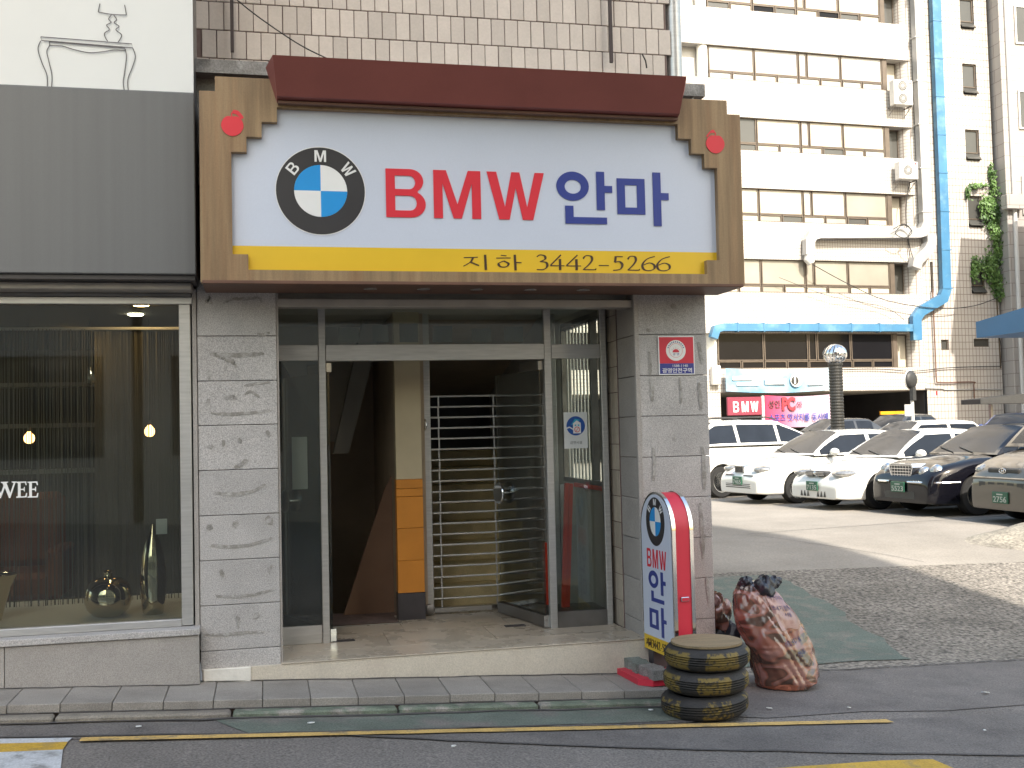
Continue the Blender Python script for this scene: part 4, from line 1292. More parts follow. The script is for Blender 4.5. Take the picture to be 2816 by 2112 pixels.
# billboard above with an outline drawing of a side table and lamp
bb = wthing('billboard', 'pale fabric billboard with an outline drawing of a side table and lamp', 'billboard', (-2.5, -.3, 3.715))
def bbs(u, v):
    x = -7 + 6.594 * u
    return (x, -.335 - .006 * math.sin(x * 2.1 + v * 3) * v, 3.716 + 2.8 * v)
mb = MB().grid(bbs, 40, 6)
mb.build('fabric', 'fabric', bb, smooth=True)
MB().box(-7, -.405, -.31, .05, 3.715, 6.5).build('billboard_frame', 'steel_dark', bb)
def draw(pts, smooth=True, w=.0085):
    mbx = MB()
    ribbon_mb(mbx, pts, w, w, 0, lambda p, l: (p[0], -.3425 - l, p[1]), 0, smooth, .001)
    # nib of even width in every direction
    mbx.build('drawn_line', 'ink', bb)
def even(pts, smooth=True, w=.0058):
    p = catmull(pts) if smooth else pts
    L, Q = [], []
    for i in range(len(p)):
        a, b = p[max(0, i - 1)], p[min(len(p) - 1, i + 1)]
        dx, dy = b[0] - a[0], b[1] - a[1]
        k = math.hypot(dx, dy) or 1
        L.append((p[i][0] - dy / k * w / 2, -.3425, p[i][1] + dx / k * w / 2))
        Q.append((p[i][0] + dy / k * w / 2, -.3425, p[i][1] - dx / k * w / 2))
    n = len(L)
    MB().add(L + Q, [(i, i + 1, n + i + 1, n + i) for i in range(n - 1)]).build('drawn_line', 'ink', bb)
def cb(x, y):   # crop pixels of the drawing to metres on the fabric
    return (-1.5505 + (x - 0) * .001026 * 1.0, 3.698 + (497 - y) * .001047 + x * .0000125)
even([cb(*p) for p in [(228, 188), (752, 208), (757, 232), (232, 210), (228, 188)]], False)
even([cb(*p) for p in [(275, 216), (712, 236), (712, 252)]], False)
even([cb(*p) for p in [(275, 216), (278, 236), (262, 275), (272, 330), (290, 420), (286, 505)]])
even([cb(*p) for p in [(228, 212), (212, 262), (232, 340), (262, 420), (262, 505)]])
even([cb(*p) for p in [(757, 232), (772, 285), (755, 350), (727, 430), (732, 520)]])
even([cb(*p) for p in [(712, 240), (720, 290), (708, 390), (700, 450), (710, 520)]])
even([cb(*p) for p in [(278, 238), (345, 238), (420, 258), (505, 272), (590, 262), (650, 250), (712, 252)]])
even([cb(*p) for p in [(568, -30), (558, 22)]], False)
even([cb(*p) for p in [(558, 22), (640, 33), (722, 32)]])
even([cb(*p) for p in [(722, 32), (712, -30)]], False)
even([cb(*p) for p in [(634, 36), (618, 62), (632, 82), (606, 100), (622, 126), (594, 150), (600, 180), (612, 198)]])
even([cb(*p) for p in [(648, 36), (664, 64), (650, 82), (678, 104), (660, 126), (692, 154), (684, 182), (672, 200)]])

# ------------------------------------------------------------------ notices on the pillar and on the glass
nt_ = wthing('security_notice', 'square red and navy security notice with a white round emblem on the pillar', 'notice', (2.95, 0, 1.89))
MB().cbox(2.810, 3.090, -.0095, -.004, 1.888, 2.172, .001).build('board', 'white_film', nt_)
MB().box(2.818, 3.082, -.0105, -.0092, 1.972, 2.164).build('red_field', 'sign_red', nt_)
MB().box(2.818, 3.082, -.0105, -.0092, 1.896, 1.9715).build('navy_field', 'sign_navy', nt_)
cx, cz = 2.945, 2.066
flat('emblem', [circle(cx, cz, .076, 40)], -.0104, .001, 'white_film', nt_)
flat('emblem_ring', [circle(cx, cz, .052, 36), circle(cx, cz, .050, 36)], -.0113, .0006, 'sign_red', nt_)
flat('rising_sun', [arc(cx, cz - .014, .026, .024, 0, 180, 14)], -.0113, .0006, 'sign_red', nt_)
for a in (35, 62, 90, 118, 145):
    c_, s_ = math.cos(R(a)), math.sin(R(a))
    p0, p1 = (cx + .031 * c_, cz - .014 + .029 * s_), (cx + .043 * c_, cz - .014 + .041 * s_)
    flat('ray', [[(p0[0] - s_ * .0016, p0[1] + c_ * .0016), (p0[0] + s_ * .0016, p0[1] - c_ * .0016), (p1[0], p1[1])]], -.0113, .0006, 'sign_red', nt_)
words('emblem_text', '광 명', cx - .024, cx + .024, cz - .036, cz - .019, -.0113, .0006, 'sign_navy', nt_)
for i in range(11):
    a = R(160 - i * 14)
    px, pz = cx + .063 * math.cos(a), cz + .063 * math.sin(a)
    flat('rim_mark', [[(px - .004, pz - .004), (px + .004, pz - .004), (px + .004, pz + .004), (px - .004, pz + .004)]], -.0113, .0006, 'sign_navy', nt_)
words('phone_number', '1588-1140', 2.918, 3.035, 1.945, 1.963, -.0104, .001, 'white_film', nt_)
words('zone_text', '광명안전구역', 2.836, 3.066, 1.902, 1.938, -.0104, .001, 'white_film', nt_, .012)

ns = wthing('no_smoking_notice', 'white no smoking notice with a blue round emblem stuck on the side pane', 'notice', (2.345, .59, 1.36))
MB().box(2.252, 2.438, .594, .5985, 1.362, 1.640).build('sheet', 'paper', ns)
ccx, ccz = 2.345, 1.535
flat('emblem', [circle(ccx, ccz, .074, 36)], .5936, .001, 'emblem_blue', ns)
flat('emblem_house_shade', [[(ccx - .04, ccz + .005), (ccx - .005, ccz + .055), (ccx + .035, ccz + .045), (ccx - .01, ccz + .02)]], .5925, .0006, 'emblem_cyan', ns)
flat('emblem_house', [[(ccx - .022, ccz - .058), (ccx + .040, ccz - .058), (ccx + .040, ccz + .022), (ccx + .008, ccz + .042), (ccx - .022, ccz + .018)]], .5918, .0006, 'white_film', ns)
flat('emblem_ring', [circle(ccx + .010, ccz - .028, .022, 28), circle(ccx + .010, ccz - .028, .017, 28)], .5911, .0006, 'red', ns)
flat('emblem_bar', [[(ccx - .003, ccz - .041), (ccx, ccz - .044), (ccx + .024, ccz - .015), (ccx + .021, ccz - .012)]], .5910, .0006, 'red', ns)
flat('emblem_smoke', [[(ccx - .073, ccz - .012), (ccx - .05, ccz - .004), (ccx - .022, ccz - .022), (ccx - .022, ccz - .032), (ccx - .05, ccz - .014), (ccx - .073, ccz - .022)]], .5918, .0006, 'white_film', ns)
for dx in (-.008, .016):
    flat('emblem_window', [[(ccx + dx, ccz - .002), (ccx + dx + .012, ccz - .002), (ccx + dx + .012, ccz + .010), (ccx + dx, ccz + .010)]], .5911, .0006, 'emblem_cyan', ns)
words('notice_text', '금연시설', 2.298, 2.392, 1.395, 1.418, .5938, .0008, 'black_film', ns)
MB().box(.20, .31, .612, .614, 1.12, 1.50).build('posted_sheet', 'paper', None)
tag(bpy.data.objects['posted_sheet'], 'pale sheet of paper taped behind the left side pane', 'paper')

# red poles leaning behind the side pane
for k, (x0, y0, x1, z1) in enumerate(((2.262, .78, 2.335, 1.085), (2.296, .79, 2.372, 1.08), (2.195, 1.02, 2.205, .60))):
    mb = MB()
    b_ = .0155
    mb.add([(x0 - b_, y0 - b_, .126 if k < 2 else .006), (x0 + b_, y0 - b_, .126 if k < 2 else .006), (x0 + b_, y0 + b_, .126 if k < 2 else .006), (x0 - b_, y0 + b_, .126 if k < 2 else .006),
            (x1 - b_, y0 + .08 - b_, z1), (x1 + b_, y0 + .08 - b_, z1), (x1 + b_, y0 + .08 + b_, z1), (x1 - b_, y0 + .08 + b_, z1)],
           [(3, 2, 1, 0), (4, 5, 6, 7), (0, 1, 5, 4), (1, 2, 6, 5), (2, 3, 7, 6), (3, 0, 4, 7)])
    tag(mb.build('red_pole', 'redpole'), ['tall red pole leaning behind the side pane, left of the pair', 'tall red pole leaning behind the side pane, right of the pair', 'short red pole standing beside the steel screen post'][k], 'pole', 'red poles in the entrance')

# ------------------------------------------------------------------ standing light-box sign on the pavement
ss = wthing('standing_sign', 'round-topped standing sign with white face, red edge and chrome trim', 'sign', (2.66, -.55, -.2))
X0, X1, Y0, Y1, ZB, ZC = 2.66, 2.825, -.55, -.05, -.05, .805
def archp(ins, zb):
    cyy, r_ = (Y0 + Y1) / 2, (Y1 - Y0) / 2 - ins
    return [(Y0 + ins, zb)] + [(cyy - r_ * math.cos(R(a)), ZC + r_ * math.sin(R(a))) for a in range(0, 181, 6)] + [(Y1 - ins, zb)]
MB().prism(archp(0, ZB)[::-1], 'x', X0 + .012, X1 - .012).build('red_case', 'sign_red', ss, smooth=True)
for a, b in ((X0 + .004, X0 + .030), (X1 - .030, X1 - .004)):
    outer, innr = archp(-.006, ZB), archp(.012, ZB)
    n = len(outer)
    mb = MB()
    v = [(a, *p) for p in outer] + [(a, *p) for p in innr] + [(b, *p) for p in outer] + [(b, *p) for p in innr]
    f = []
    for i in range(n - 1):
        f += [(i, i + 1, n + i + 1, n + i), (2 * n + i, 3 * n + i, 3 * n + i + 1, 2 * n + i + 1), (i, 2 * n + i, 2 * n + i + 1, i + 1), (n + i, n + i + 1, 3 * n + i + 1, 3 * n + i)]
    mb.add(v, f)
    mb.build('chrome_trim', 'chrome', ss, smooth=True)
YF = .10
MB().prism([(Y0 + .012, ZB + YF + .001)] + archp(.012, ZB)[1:-1] + [(Y1 - .012, ZB + YF + .001)], 'x', X0 + .001, X0 + .010).build('white_face', 'acrylic', ss)
MB().prism([(Y0 + .012, ZB), (Y0 + .012, ZB + YF), (Y1 - .012, ZB + YF), (Y1 - .012, ZB)], 'x', X0 + .001, X0 + .010).build('yellow_foot', 'yellow', ss)
# printing on the face: u runs from the far edge to the near edge, seen from -x
def face_x(me):
    return onto(me, (X0 + .001, Y1 - .012, ZB), (0, -1, 0), (0, 0, 1), (-1, 0, 0))
def onface(name, polys, lift, material):
    me = curve_mesh(name, polys, .001)
    for v in me.vertices:
        v.co.z += lift
    return obj(name, face_x(me), material, ss)
FWd = Y1 - Y0 - .024
fcx, fcz, fr_, rz_ = FWd * .5, .905, .150, .168
onface('roundel', [circle(fcx, fcz, fr_, 48, rz_), circle(fcx, fcz, fr_ * .60, 40, rz_ * .6)], .001, 'black_film')
for a0, m_ in ((90, 'blue'), (0, 'white_film'), (180, 'white_film'), (270, 'blue')):
    onface('roundel_quarter', [[(fcx, fcz)] + arc(fcx, fcz, fr_ * .595, rz_ * .595, a0, a0 + 90, 14)], .001, m_)
for ch, a in (('B', 141), ('M', 90), ('W', 39)):
    w_ = {'B': .262, 'M': .318, 'W': .396}[ch]
    s_ = .044 / H_
    ca, sa = math.cos(R(a - 90)), math.sin(R(a - 90))
    cx, cz = fcx + fr_ * .8 * math.cos(R(a)), fcz + rz_ * .8 * math.sin(R(a))
    def tr(p):
        x_, z_ = (p[0] - w_ / 2) * s_, (p[1] - H_ / 2) * s_
        return (cx + x_ * ca - z_ * sa, cz + x_ * sa + z_ * ca)
    onface('roundel_letter', xf(GL[ch], tr), .0022, 'white_film')
for ch, x in (('B', .085), ('M', .178), ('W', .287)):
    onface('red_letter', mapped(GL[ch], x, .582, .28, .40), .001, 'red')
for i, ps in enumerate(AN):
    onface('navy_stroke', mapped(ps, .10, .345, .70, .60), .001 + .0004 * i, 'navy')
for i, ps in enumerate(MA):
    onface('navy_stroke', mapped(ps, .10, .118, .73, .54), .001 + .0004 * i, 'navy')
def mf(p, l):
    return (X0 - .0002 - l, Y1 - .012 - p[0], ZB + p[1])
x = .035
for key, w_ in (('ji', .045), ('ha', .047), ('3', .026), ('4', .032), ('4', .032), ('2', .03), ('-', .025), ('5', .029), ('2', .03), ('6', .03), ('6', .03)):
    glyph('foot_character', key, x, x + w_ - .004, .022, .078, mf, 'brown_ink', ss, .15, .07)
    x += w_ + .004
MB().cbox(2.715, 2.775, Y0 - .013, Y0 + .001, .335, .365, .003).build('key_plate', 'chrome', ss)
MB().cbox(2.72, 2.77, Y0 - .0145, Y0 - .012, .340, .360, .001).build('key_recess', 'sign_red', ss)
MB().prism([(2.455, -.40), (2.53, -.475), (2.98, -.475), (2.98, -.035), (2.455, -.035)], 'z', -.228, -.186).build('base_plate', 'sign_red', ss)
for y_ in (-.42, -.12):
    MB().cbox(2.68, 2.805, y_ - .04, y_ + .04, -.186, ZB + .001, .004).build('foot', 'black_base', ss)
ss.rotation_euler = (0, 0, R(4.6))
bx_ = [(-.115, -.055), (-.04, -.055), (-.02, -.07), (.02, -.07), (.04, -.055), (.115, -.055), (.115, .055), (.04, .055), (.02, .04), (-.02, .04), (-.04, .055), (-.115, .055)]
for (x, y, a, m_, lb) in ((2.535, -.145, 92, 'block', 'greenish interlocking paving block weighing down the far side of the red base'), (2.565, -.385, 96, 'block_grey', 'grey interlocking paving block weighing down the near side of the red base')):
    o = MB().prism(bx_, 'z', 0, .065).build('paving_block', m_)
    o.location = (x, y, -.186)
    o.rotation_euler = (0, 0, R(a))
    tag(o, lb, 'paving block', 'paving blocks on the sign base')

# ------------------------------------------------------------------ stacked tyres
def make_tyre(x, y, z, label, r_=.285, h=.168, m_='rubber', paint=True, seed=1, tilt=(0, 0)):
    rnd = random.Random(seed)
    t = thing('tyre', label, 'tyre', (x, y, z), rnd.uniform(0, 6), 'tyres stacked by the kerb')
    t.rotation_euler = (tilt[0], tilt[1], rnd.uniform(0, 6))
    prof = [(.175, .012), (.19, .004), (.215, .0), (.243, .010), (r_ - .012, .026), (r_ - .003, .038)]
    zz = .038
    for k in range(4):      # tread ribs with grooves
        g0 = .040 + (h - .08) * (k + .5) / 4.4
        prof += [(r_, g0), (r_ + .001, g0 + .002), (r_ - .012, g0 + .004), (r_ - .012, g0 + .008), (r_ + .001, g0 + .010)]
    prof += [(r_ - .003, h - .038), (r_ - .012, h - .026), (.243, h - .010), (.215, h), (.19, h - .004), (.175, h - .012), (.178, h * .5)]
    MB().lathe(prof + [prof[0]], (0, 0, 0), 56).build('rubber_ring', m_, t, smooth=True)
    return t
tz = zroad(2.75) + .012
make_tyre(2.735, -.865, tz, 'bottom tyre of the stack of three, darkest and dustiest', .276, .148, 'tyre_low', True, 3, (0.0, R(3)))
make_tyre(2.748, -.86, tz + .150, 'middle tyre of the stack of three, striped with worn yellow paint', .270, .144, 'tyre_mid', True, 5, (R(.5), R(1)))
make_tyre(2.762, -.855, tz + .296, 'top tyre of the stack of three, worn yellow paint and board on it', .271, .144, 'tyre_top', True, 11, (R(-.6), R(.5)))
mb = MB()
pts = [(.228 * math.cos(a) * rs(.985, 1.01), .228 * math.sin(a) * rs(.985, 1.01)) for a in [2 * math.pi * i / 40 for i in range(40)]]
mb.prism(pts, 'z', 0, .014)
o = mb.build('plywood_disc', 'plywood')
o.location = (2.762, -.855, tz + .441)
tag(o, 'round weathered plywood board lying on the top tyre', 'board')

# ------------------------------------------------------------------ rubbish bags
def bag_mat():
    """thin film over mixed contents: the rubbish shows through as large tones, streaked by creases"""
    M = mat('orange_bag_film', (.36, .15, .11), .22, spec=.6, bump=.45, bscale=15)
    t = M.node_tree
    b = t.nodes['Principled BSDF']
    tc = nd(t, 'ShaderNodeTexCoord')
    mp = nd(t, 'ShaderNodeMapping')
    mp.inputs['Rotation'].default_value = (.3, .5, .2)
    mp.inputs['Scale'].default_value = (1, 1, 1.5)
    lk(t, tc.outputs['Object'], mp.inputs[0])
    nz = nd(t, 'ShaderNodeTexNoise')
    nz.inputs['Scale'].default_value = 4.4
    nz.inputs['Detail'].default_value = 1.5
    nz.inputs['Distortion'].default_value = .35
    lk(t, mp.outputs[0], nz.inputs['Vector'])
    cr = nd(t, 'ShaderNodeValToRGB')
    st = [(0, (.085, .05, .038)), (.40, (.11, .062, .046)), (.435, (.32, .125, .085)), (.50, (.36, .185, .155)), (.545, (.38, .20, .17)), (.575, (.34, .12, .078)), (.60, (.13, .07, .05)), (.75, (.30, .11, .07))]
    while len(cr.color_ramp.elements) < len(st):
        cr.color_ramp.elements.new(.5)
    for e_, (p_, c_) in zip(cr.color_ramp.elements, st):
        e_.position = p_
        e_.color = (*c_, 1)
    lk(t, nz.outputs['Fac'], cr.inputs[0])
    wv = nd(t, 'ShaderNodeTexNoise')
    m2_ = nd(t, 'ShaderNodeMapping')
    m2_.inputs['Rotation'].default_value = (0, .5, .3)
    m2_.inputs['Scale'].default_value = (3, 3, 11)
    lk(t, tc.outputs['Object'], m2_.inputs[0])
    lk(t, m2_.outputs[0], wv.inputs['Vector'])
    wv.noise_type = 'RIDGED_MULTIFRACTAL'
    wv.inputs['Scale'].default_value = 2.2
    wv.inputs['Detail'].default_value = 3
    mr = nd(t, 'ShaderNodeMapRange')
    mr.inputs[1].default_value = .35
    mr.inputs[2].default_value = .65
    mr.inputs[3].default_value = .88
    mr.inputs[4].default_value = 1.12
    lk(t, wv.outputs['Fac'], mr.inputs[0])
    sc_ = nd(t, 'ShaderNodeVectorMath', operation='SCALE')
    lk(t, cr.outputs[0], sc_.inputs[0])
    lk(t, mr.outputs[0], sc_.inputs['Scale'])
    lk(t, sc_.outputs[0], b.inputs['Base Color'])
    bn = nd(t, 'ShaderNodeBump')
    bn.inputs['Strength'].default_value = .8
    bn.inputs['Distance'].default_value = .012
    lk(t, wv.outputs['Fac'], bn.inputs['Height'])
    old = b.inputs['Normal'].links[0].from_socket
    lk(t, old, bn.inputs['Normal'])
    lk(t, bn.outputs[0], b.inputs['Normal'])
    b.inputs['Coat Weight'].default_value = .9
    b.inputs['Coat Roughness'].default_value = .15
    return M
MT['bag'] = bag_mat()
MT['bag_pink'] = mat('pink_bag_film', (.35, .20, .19), .24, spec=.6, noise=.2, scale=5, bump=.5, bscale=18, coat=.4)
MT['bag_brown'] = mat('brown_bag_content', (.115, .068, .05), .24, spec=.6, noise=.35, scale=9, stretch=(1, 1, .4), bump=.5, bscale=24, coat=.5)
MT['bag_orange'] = mat('orange_bag_fold', (.40, .14, .085), .24, spec=.6, noise=.25, scale=7, bump=.4, bscale=20, coat=.5)
MT['bag_print'] = mat('blue_bag_print', (.085, .075, .24), .5, noise=.3, scale=20)

BAX = [((3.64, -.16, -.385), .205), ((3.665, -.165, -.33), .238), ((3.645, -.155, -.22), .24), ((3.60, -.145, -.08), .238), ((3.545, -.13, .06), .232), ((3.50, -.115, .18), .212), ((3.47, -.10, .28), .175), ((3.45, -.09, .345), .115), ((3.44, -.085, .375), .05)]
def bag_pt(u, v, lift=0.0):
    k = v * (len(BAX) - 1)
    i = min(len(BAX) - 2, int(k))
    f = k - i
    c0, r0 = BAX[i]
    c1, r1 = BAX[i + 1]
    f2 = f
    c = [c0[d] + (c1[d] - c0[d]) * f2 for d in range(3)]
    r_ = r0 + (r1 - r0) * f2
    a = 2 * math.pi * u
    # bulging contents and fine folds that gather towards the neck
    r_ *= 1 + .05 * math.sin(3 * a + 6 * v) + .035 * math.sin(4 * a - 11 * v + 1) + .025 * math.sin(2 * a + 15 * v) + .012 * math.sin(7 * a + 13 * v)
    fold = .0015 + .028 * max(0, v - .66)
    r_ += fold * math.sin(17 * a + 8 * math.sin(5 * v)) * (.6 + .4 * math.sin(11 * v + 3 * a)) - .011 * abs(math.sin(4 * a + 17 * v + 2 * math.sin(4 * a))) ** 10 - .004 * abs(math.sin(5 * a - 12 * v)) ** 8
    r_ += .002 * math.sin(23 * a + 30 * v)
    z = c[2] + .012 * math.sin(4 * a + 3) * (1 - v)
    gfl = zroad(c[0] + r_ * math.cos(a)) + .012
    return (c[0] + (r_ + lift) * math.cos(a) * 1.0, c[1] + (r_ + lift) * math.sin(a) * .85, max(z, gfl) if v < .12 else z)
bag = wthing('rubbish_bag', 'big translucent orange rubbish bag with blue print slumped by the ramp', 'rubbish bag', (3.66, -.16, zroad(3.66)))
mb = MB().grid(bag_pt, 120, 64, True)
n0 = len(mb.v)
mb.add([bag_pt(i / 120, 0) for i in range(120)], [tuple(range(120))[::-1]])
mb.add([bag_pt(i / 120, 1) for i in range(120)], [tuple(range(120))])
mb.build('bag_film', 'bag', bag, smooth=True)
def bag_patch(name, u0, u1, v0, v1, material, lift=.004, amp=.02):
    def f(u, v):
        uu = u0 + (u1 - u0) * (u + amp * math.sin(9 * v + u0 * 20) * (1 if .02 < u < .98 else .4))
        return bag_pt(uu, v0 + (v1 - v0) * (v + .03 * math.sin(11 * u + v0 * 9)), lift)
    return MB().grid(f, 14, 14).build(name, material, bag, smooth=True)
bag_patch('printed_panel', .755, .93, .50, .84, 'bag_pink', .0040, .012)
bag_patch('orange_fold', .55, .74, .004, .115, 'bag_orange', .0052, .012)
def bag_text(txt, uc, vc, wu, hv, tilt=0):
    me = fitbox(text_mesh('bag_text', txt, .001), 0, 1, 0, 1, 0)
    for v in me.vertices:
        u_ = uc + (v.co.x - .5) * wu
        vv = vc + (v.co.y - .5) * hv + (v.co.x - .5) * tilt
        v.co = bag_pt(u_, vv, .0075)
    o = obj('bag_print', me, 'bag_print', bag)
    return o
bag_text('하전기수', .815, .745, .10, .045, -.02)
bag_text('쓰레기종량제', .822, .655, .125, .045, -.02)
bag_text('서울', .84, .600, .045, .03, -.01)
bag_text('생활쓰레기용', .80, .42, .13, .035, .03)
bag_text('봉투', .82, .35, .06, .035, .02)

def blob(name, cx, cy, cz, rx, ry, rz, seed, material, label=None, cat=None, parent=None, n=48, m_=28, fl=None):
    rnd = random.Random(seed)
    ph = [rnd.uniform(0, 6) for _ in range(8)]
    def f(u, v):
        a, b = 2 * math.pi * u, math.pi * (v - .5)
        k = 1 + .12 * math.sin(3 * a + ph[0] + 3 * b) + .08 * math.sin(5 * a + ph[1] - 4 * b) + .05 * math.sin(9 * a + 6 * b + ph[2]) * math.cos(b) + .03 * math.sin(15 * a - 9 * b + ph[3])
        z = cz + rz * k * math.sin(b)
        return (cx + rx * k * math.cos(b) * math.cos(a), cy + ry * k * math.cos(b) * math.sin(a), max(z, fl) if fl is not None else z)
    o = MB().grid(f, n, m_, True).build(name, material, parent, smooth=True)
    if label:
        tag(o, label, cat)
    return o
t = wthing('black_bag', 'knotted black plastic bag stuffed in the top of the orange rubbish bag', 'plastic bag', (3.47, -.12, .30))
blob('bag_body', 3.500, -.175, .330, .085, .08, .085, 1, 'bag_black', parent=t)
blob('knot', 3.395, -.10, .365, .052, .05, .045, 2, 'bag_black', parent=t)
blob('knot', 3.588, -.16, .372, .052, .05, .040, 4, 'bag_black', parent=t)
blob('fold', 3.335, -.10, .24, .04, .05, .06, 6, 'bag_black', parent=t)
t = wthing('small_rubbish_bag', 'small orange and black rubbish bag half hidden behind the big one', 'rubbish bag', (3.27, .22, zroad(3.27)))
blob('orange_film', 3.30, .22, .09, .10, .12, .15, 8, 'bag', parent=t)
blob('black_film', 3.335, .20, -.14, .125, .13, .22, 9, 'bag_black', parent=t, fl=zroad(3.335) + .01)
blob('pale_knot', 3.265, .16, .21, .035, .035, .04, 10, 'bag_pink', parent=t)

# ------------------------------------------------------------------ white office building across the car park
ob = thing('office_building', 'tall white tiled office building with long bronze window bands', 'building', (30.879, 38.529, 0), R(3.1))
ZT = [18.83 - 3.25 * k for k in range(-2, 4)] + [5.70]
ZBm = [17.30 - 3.25 * k for k in range(-2, 4)] + [4.08]
S0, S1, SW = -27.0, 4.10, -.45
# spandrels with rounded right ends
def spandrel(z0, z1):
    return MB().box(S0, -.19, 0, .9, z0, z1)
edges = [(ZT[0], 27.0)] + [(ZT[i + 1], ZBm[i]) for i in range(len(ZT) - 1)] + [(3.02, ZBm[-1])]
for a, b in edges:
    spandrel(a, b).build('spandrel', 'far_tile', ob, smooth=True)
holes = []
for i in range(len(ZT)):
    zt, zb = ZT[i], ZBm[i]
    if i < 6:
        holes.append((2.55, 3.36, zb + .08, zt + .08))
        holes.append((.26, .42, zb + .1, zt + .05))
holes += [(.70, 1.12, 4.9, 5.4), (2.55, 3.45, 5.05, 5.45)]
MB().wall(-.19, S1, 0, 27, holes, 0.0, .22).build('tiled_wall', 'far_tile_big', ob)
MB().box(-.19, S1, .24, 12, 0, 27).build('core_wall', 'dark_room', ob)
MB().quad((S1, 0, 0), (S1, 12, 0), (S1, 12, 27), (S1, 0, 27)).build('end_wall', 'far_tile_big', ob)
for z in [q for i in range(6) for q in (ZT[i] + .32, ZBm[i] - .28)]:
    MB().box(-.16, S1 - .002, -.006, 0.004, z, z + .05).build('seam', 'far_tile_big', ob)
MB().box(S0, -.19, .92, 12, 3.02, 27).build('core_wall', 'dark_room', ob)
rng = random.Random(21)
UP = [(-10.96, -8.68), (-8.64, -6.40), (-6.36, -5.95), (-5.91, -4.16), (-4.12, -1.90)]
LO = [(-10.96, -9.84), (-9.80, -8.70), (-8.66, -7.54), (-7.50, -6.42), (-6.38, -5.28), (-5.24, -4.12), (-4.08, -3.04), (-3.00, -1.92)]
fm = {}
def frame_part(x0, x1, z0, z1, y, pm, t_=.05):
    mb = MB()
    for a, b, c, d_ in ((x0, x1, z0, z0 + t_), (x0, x1, z1 - t_, z1), (x0, x0 + t_, z0 + t_, z1 - t_), (x1 - t_, x1, z0 + t_, z1 - t_)):
        mb.box(a, b, y - .04, y + .05, c, d_)
    f_ = mb.build('window', 'bronze', ob)
    MB().box(x0 + t_, x1 - t_, y + .005, y + .02, z0 + t_, z1 - t_).build('pane', pm, f_)
    return f_
def coated(key):
    k = key + '_pane'
    if k not in MT:
        c = {'blind': (.47, .435, .365), 'blind_white': (.46, .45, .43), 'blind_grey': (.27, .25, .21), 'dark': (.010, .010, .012), 'room': (.05, .05, .046)}[key]
        MT[k] = mat(k, c, .5 if key != 'dark' else .1, spec=.5 if key != 'dark' else .15, coat=0 if key == 'dark' else .6, noise=.10, scale=.8, rnd=.08)
    return k
ROW = [('blind',) * 5, ('blind', 'blind', 'blind_grey', 'blind', 'blind'), ('blind_white',) * 5, ('room', 'blind', 'blind_white', 'blind', 'blind'), ('blind', 'blind', 'blind_white', 'blind', 'blind_grey'), ('blind_grey', 'blind_grey', 'blind_grey', 'blind_grey', 'blind_grey'), ('dark',) * 5]
LROW = [('dark', 'room', 'blind')] * 2 + [('blind_white', 'blind', 'blind_white')] + [('room', 'blind', 'blind_white', 'blind')] + [('blind_grey', 'room', 'blind')] + [('blind', 'blind_grey', 'blind')] + [('dark',)]
for i in range(7):
    zt, zb = ZT[i], ZBm[i]
    zs = zb + .37
    for j, (a, b) in enumerate(UP):
        frame_part(a, b, zs, zt + .01, .15, coated(ROW[i][j]), .05)
    for j, (a, b) in enumerate(LO):
        frame_part(a, b, zb, zs - .02, .12, coated(LROW[i][(j + i) % len(LROW[i])]), .05)
    # strip on the far left, behind the near building, and the short return by the corner
    MB().box(S0, -12.3, .2, .25, zb, zt).build('window_strip', coated(ROW[i][1]), ob)
    frame_part(-1.64, -.79, zb, zt, .62, coated('room' if i % 2 else 'blind'), .06)
    MB().box(-1.88, -1.64, .10, .66, zb, zt).build('corner_post', 'bronze', ob)
    MB().box(-12.3, -10.96, .55, .6, zb, zt).build('window_strip', coated('blind_white'), ob)
    MB().prism([(-.19, 0)] + arc(-.19, .62, .62, .62, 270, 180, 8) + [(-.19, .62)], 'z', zb, zt).build('rounded_jamb', 'far_tile', ob, smooth=True)
    MB().tube([(-11.2, .30, zb), (-11.2, .30, zt)], .25, 16).build('round_column', 'blind_white', ob, smooth=True)
    MB().tube([(-12.6, .32, zb), (-12.6, .32, zt)], .36, 18).build('round_column', 'silver_duct', ob, smooth=True)
for i in range(6):
    zt, zb = ZT[i], ZBm[i]
    w_ = frame_part(2.57, 3.34, zb + .46, zt + .06, .12, coated('room'), .05)
    mb = MB()
    mb.add([(2.57, .10, zb + .44), (3.34, .10, zb + .44), (3.34, -.16, zb + .14), (2.57, -.16, zb + .14), (2.57, .14, zb + .44), (3.34, .14, zb + .44), (3.34, -.12, zb + .11), (2.57, -.12, zb + .11)],
           [(0, 3, 2, 1), (4, 5, 6, 7), (0, 1, 5, 4), (1, 2, 6, 5), (2, 3, 7, 6), (3, 0, 4, 7)])
    mb.build('tilted_vent', coated('room'), w_)
    frame_part(.27, .41, zb + .12, zt + .04, .12, coated('dark'), .03)
frame_part(.71, 1.11, 4.91, 5.39, .1, coated('room'), .04)
frame_part(2.56, 3.44, 5.06, 5.44, .1, coated('room'), .04)
for a_, b_ in ((-2.35, -.75), (-4.9, -4.55)):
    MB().cbox(a_, b_, .6, .72, 1.88, 2.04, .01).build('yellow_height_bar', 'amber', ob)
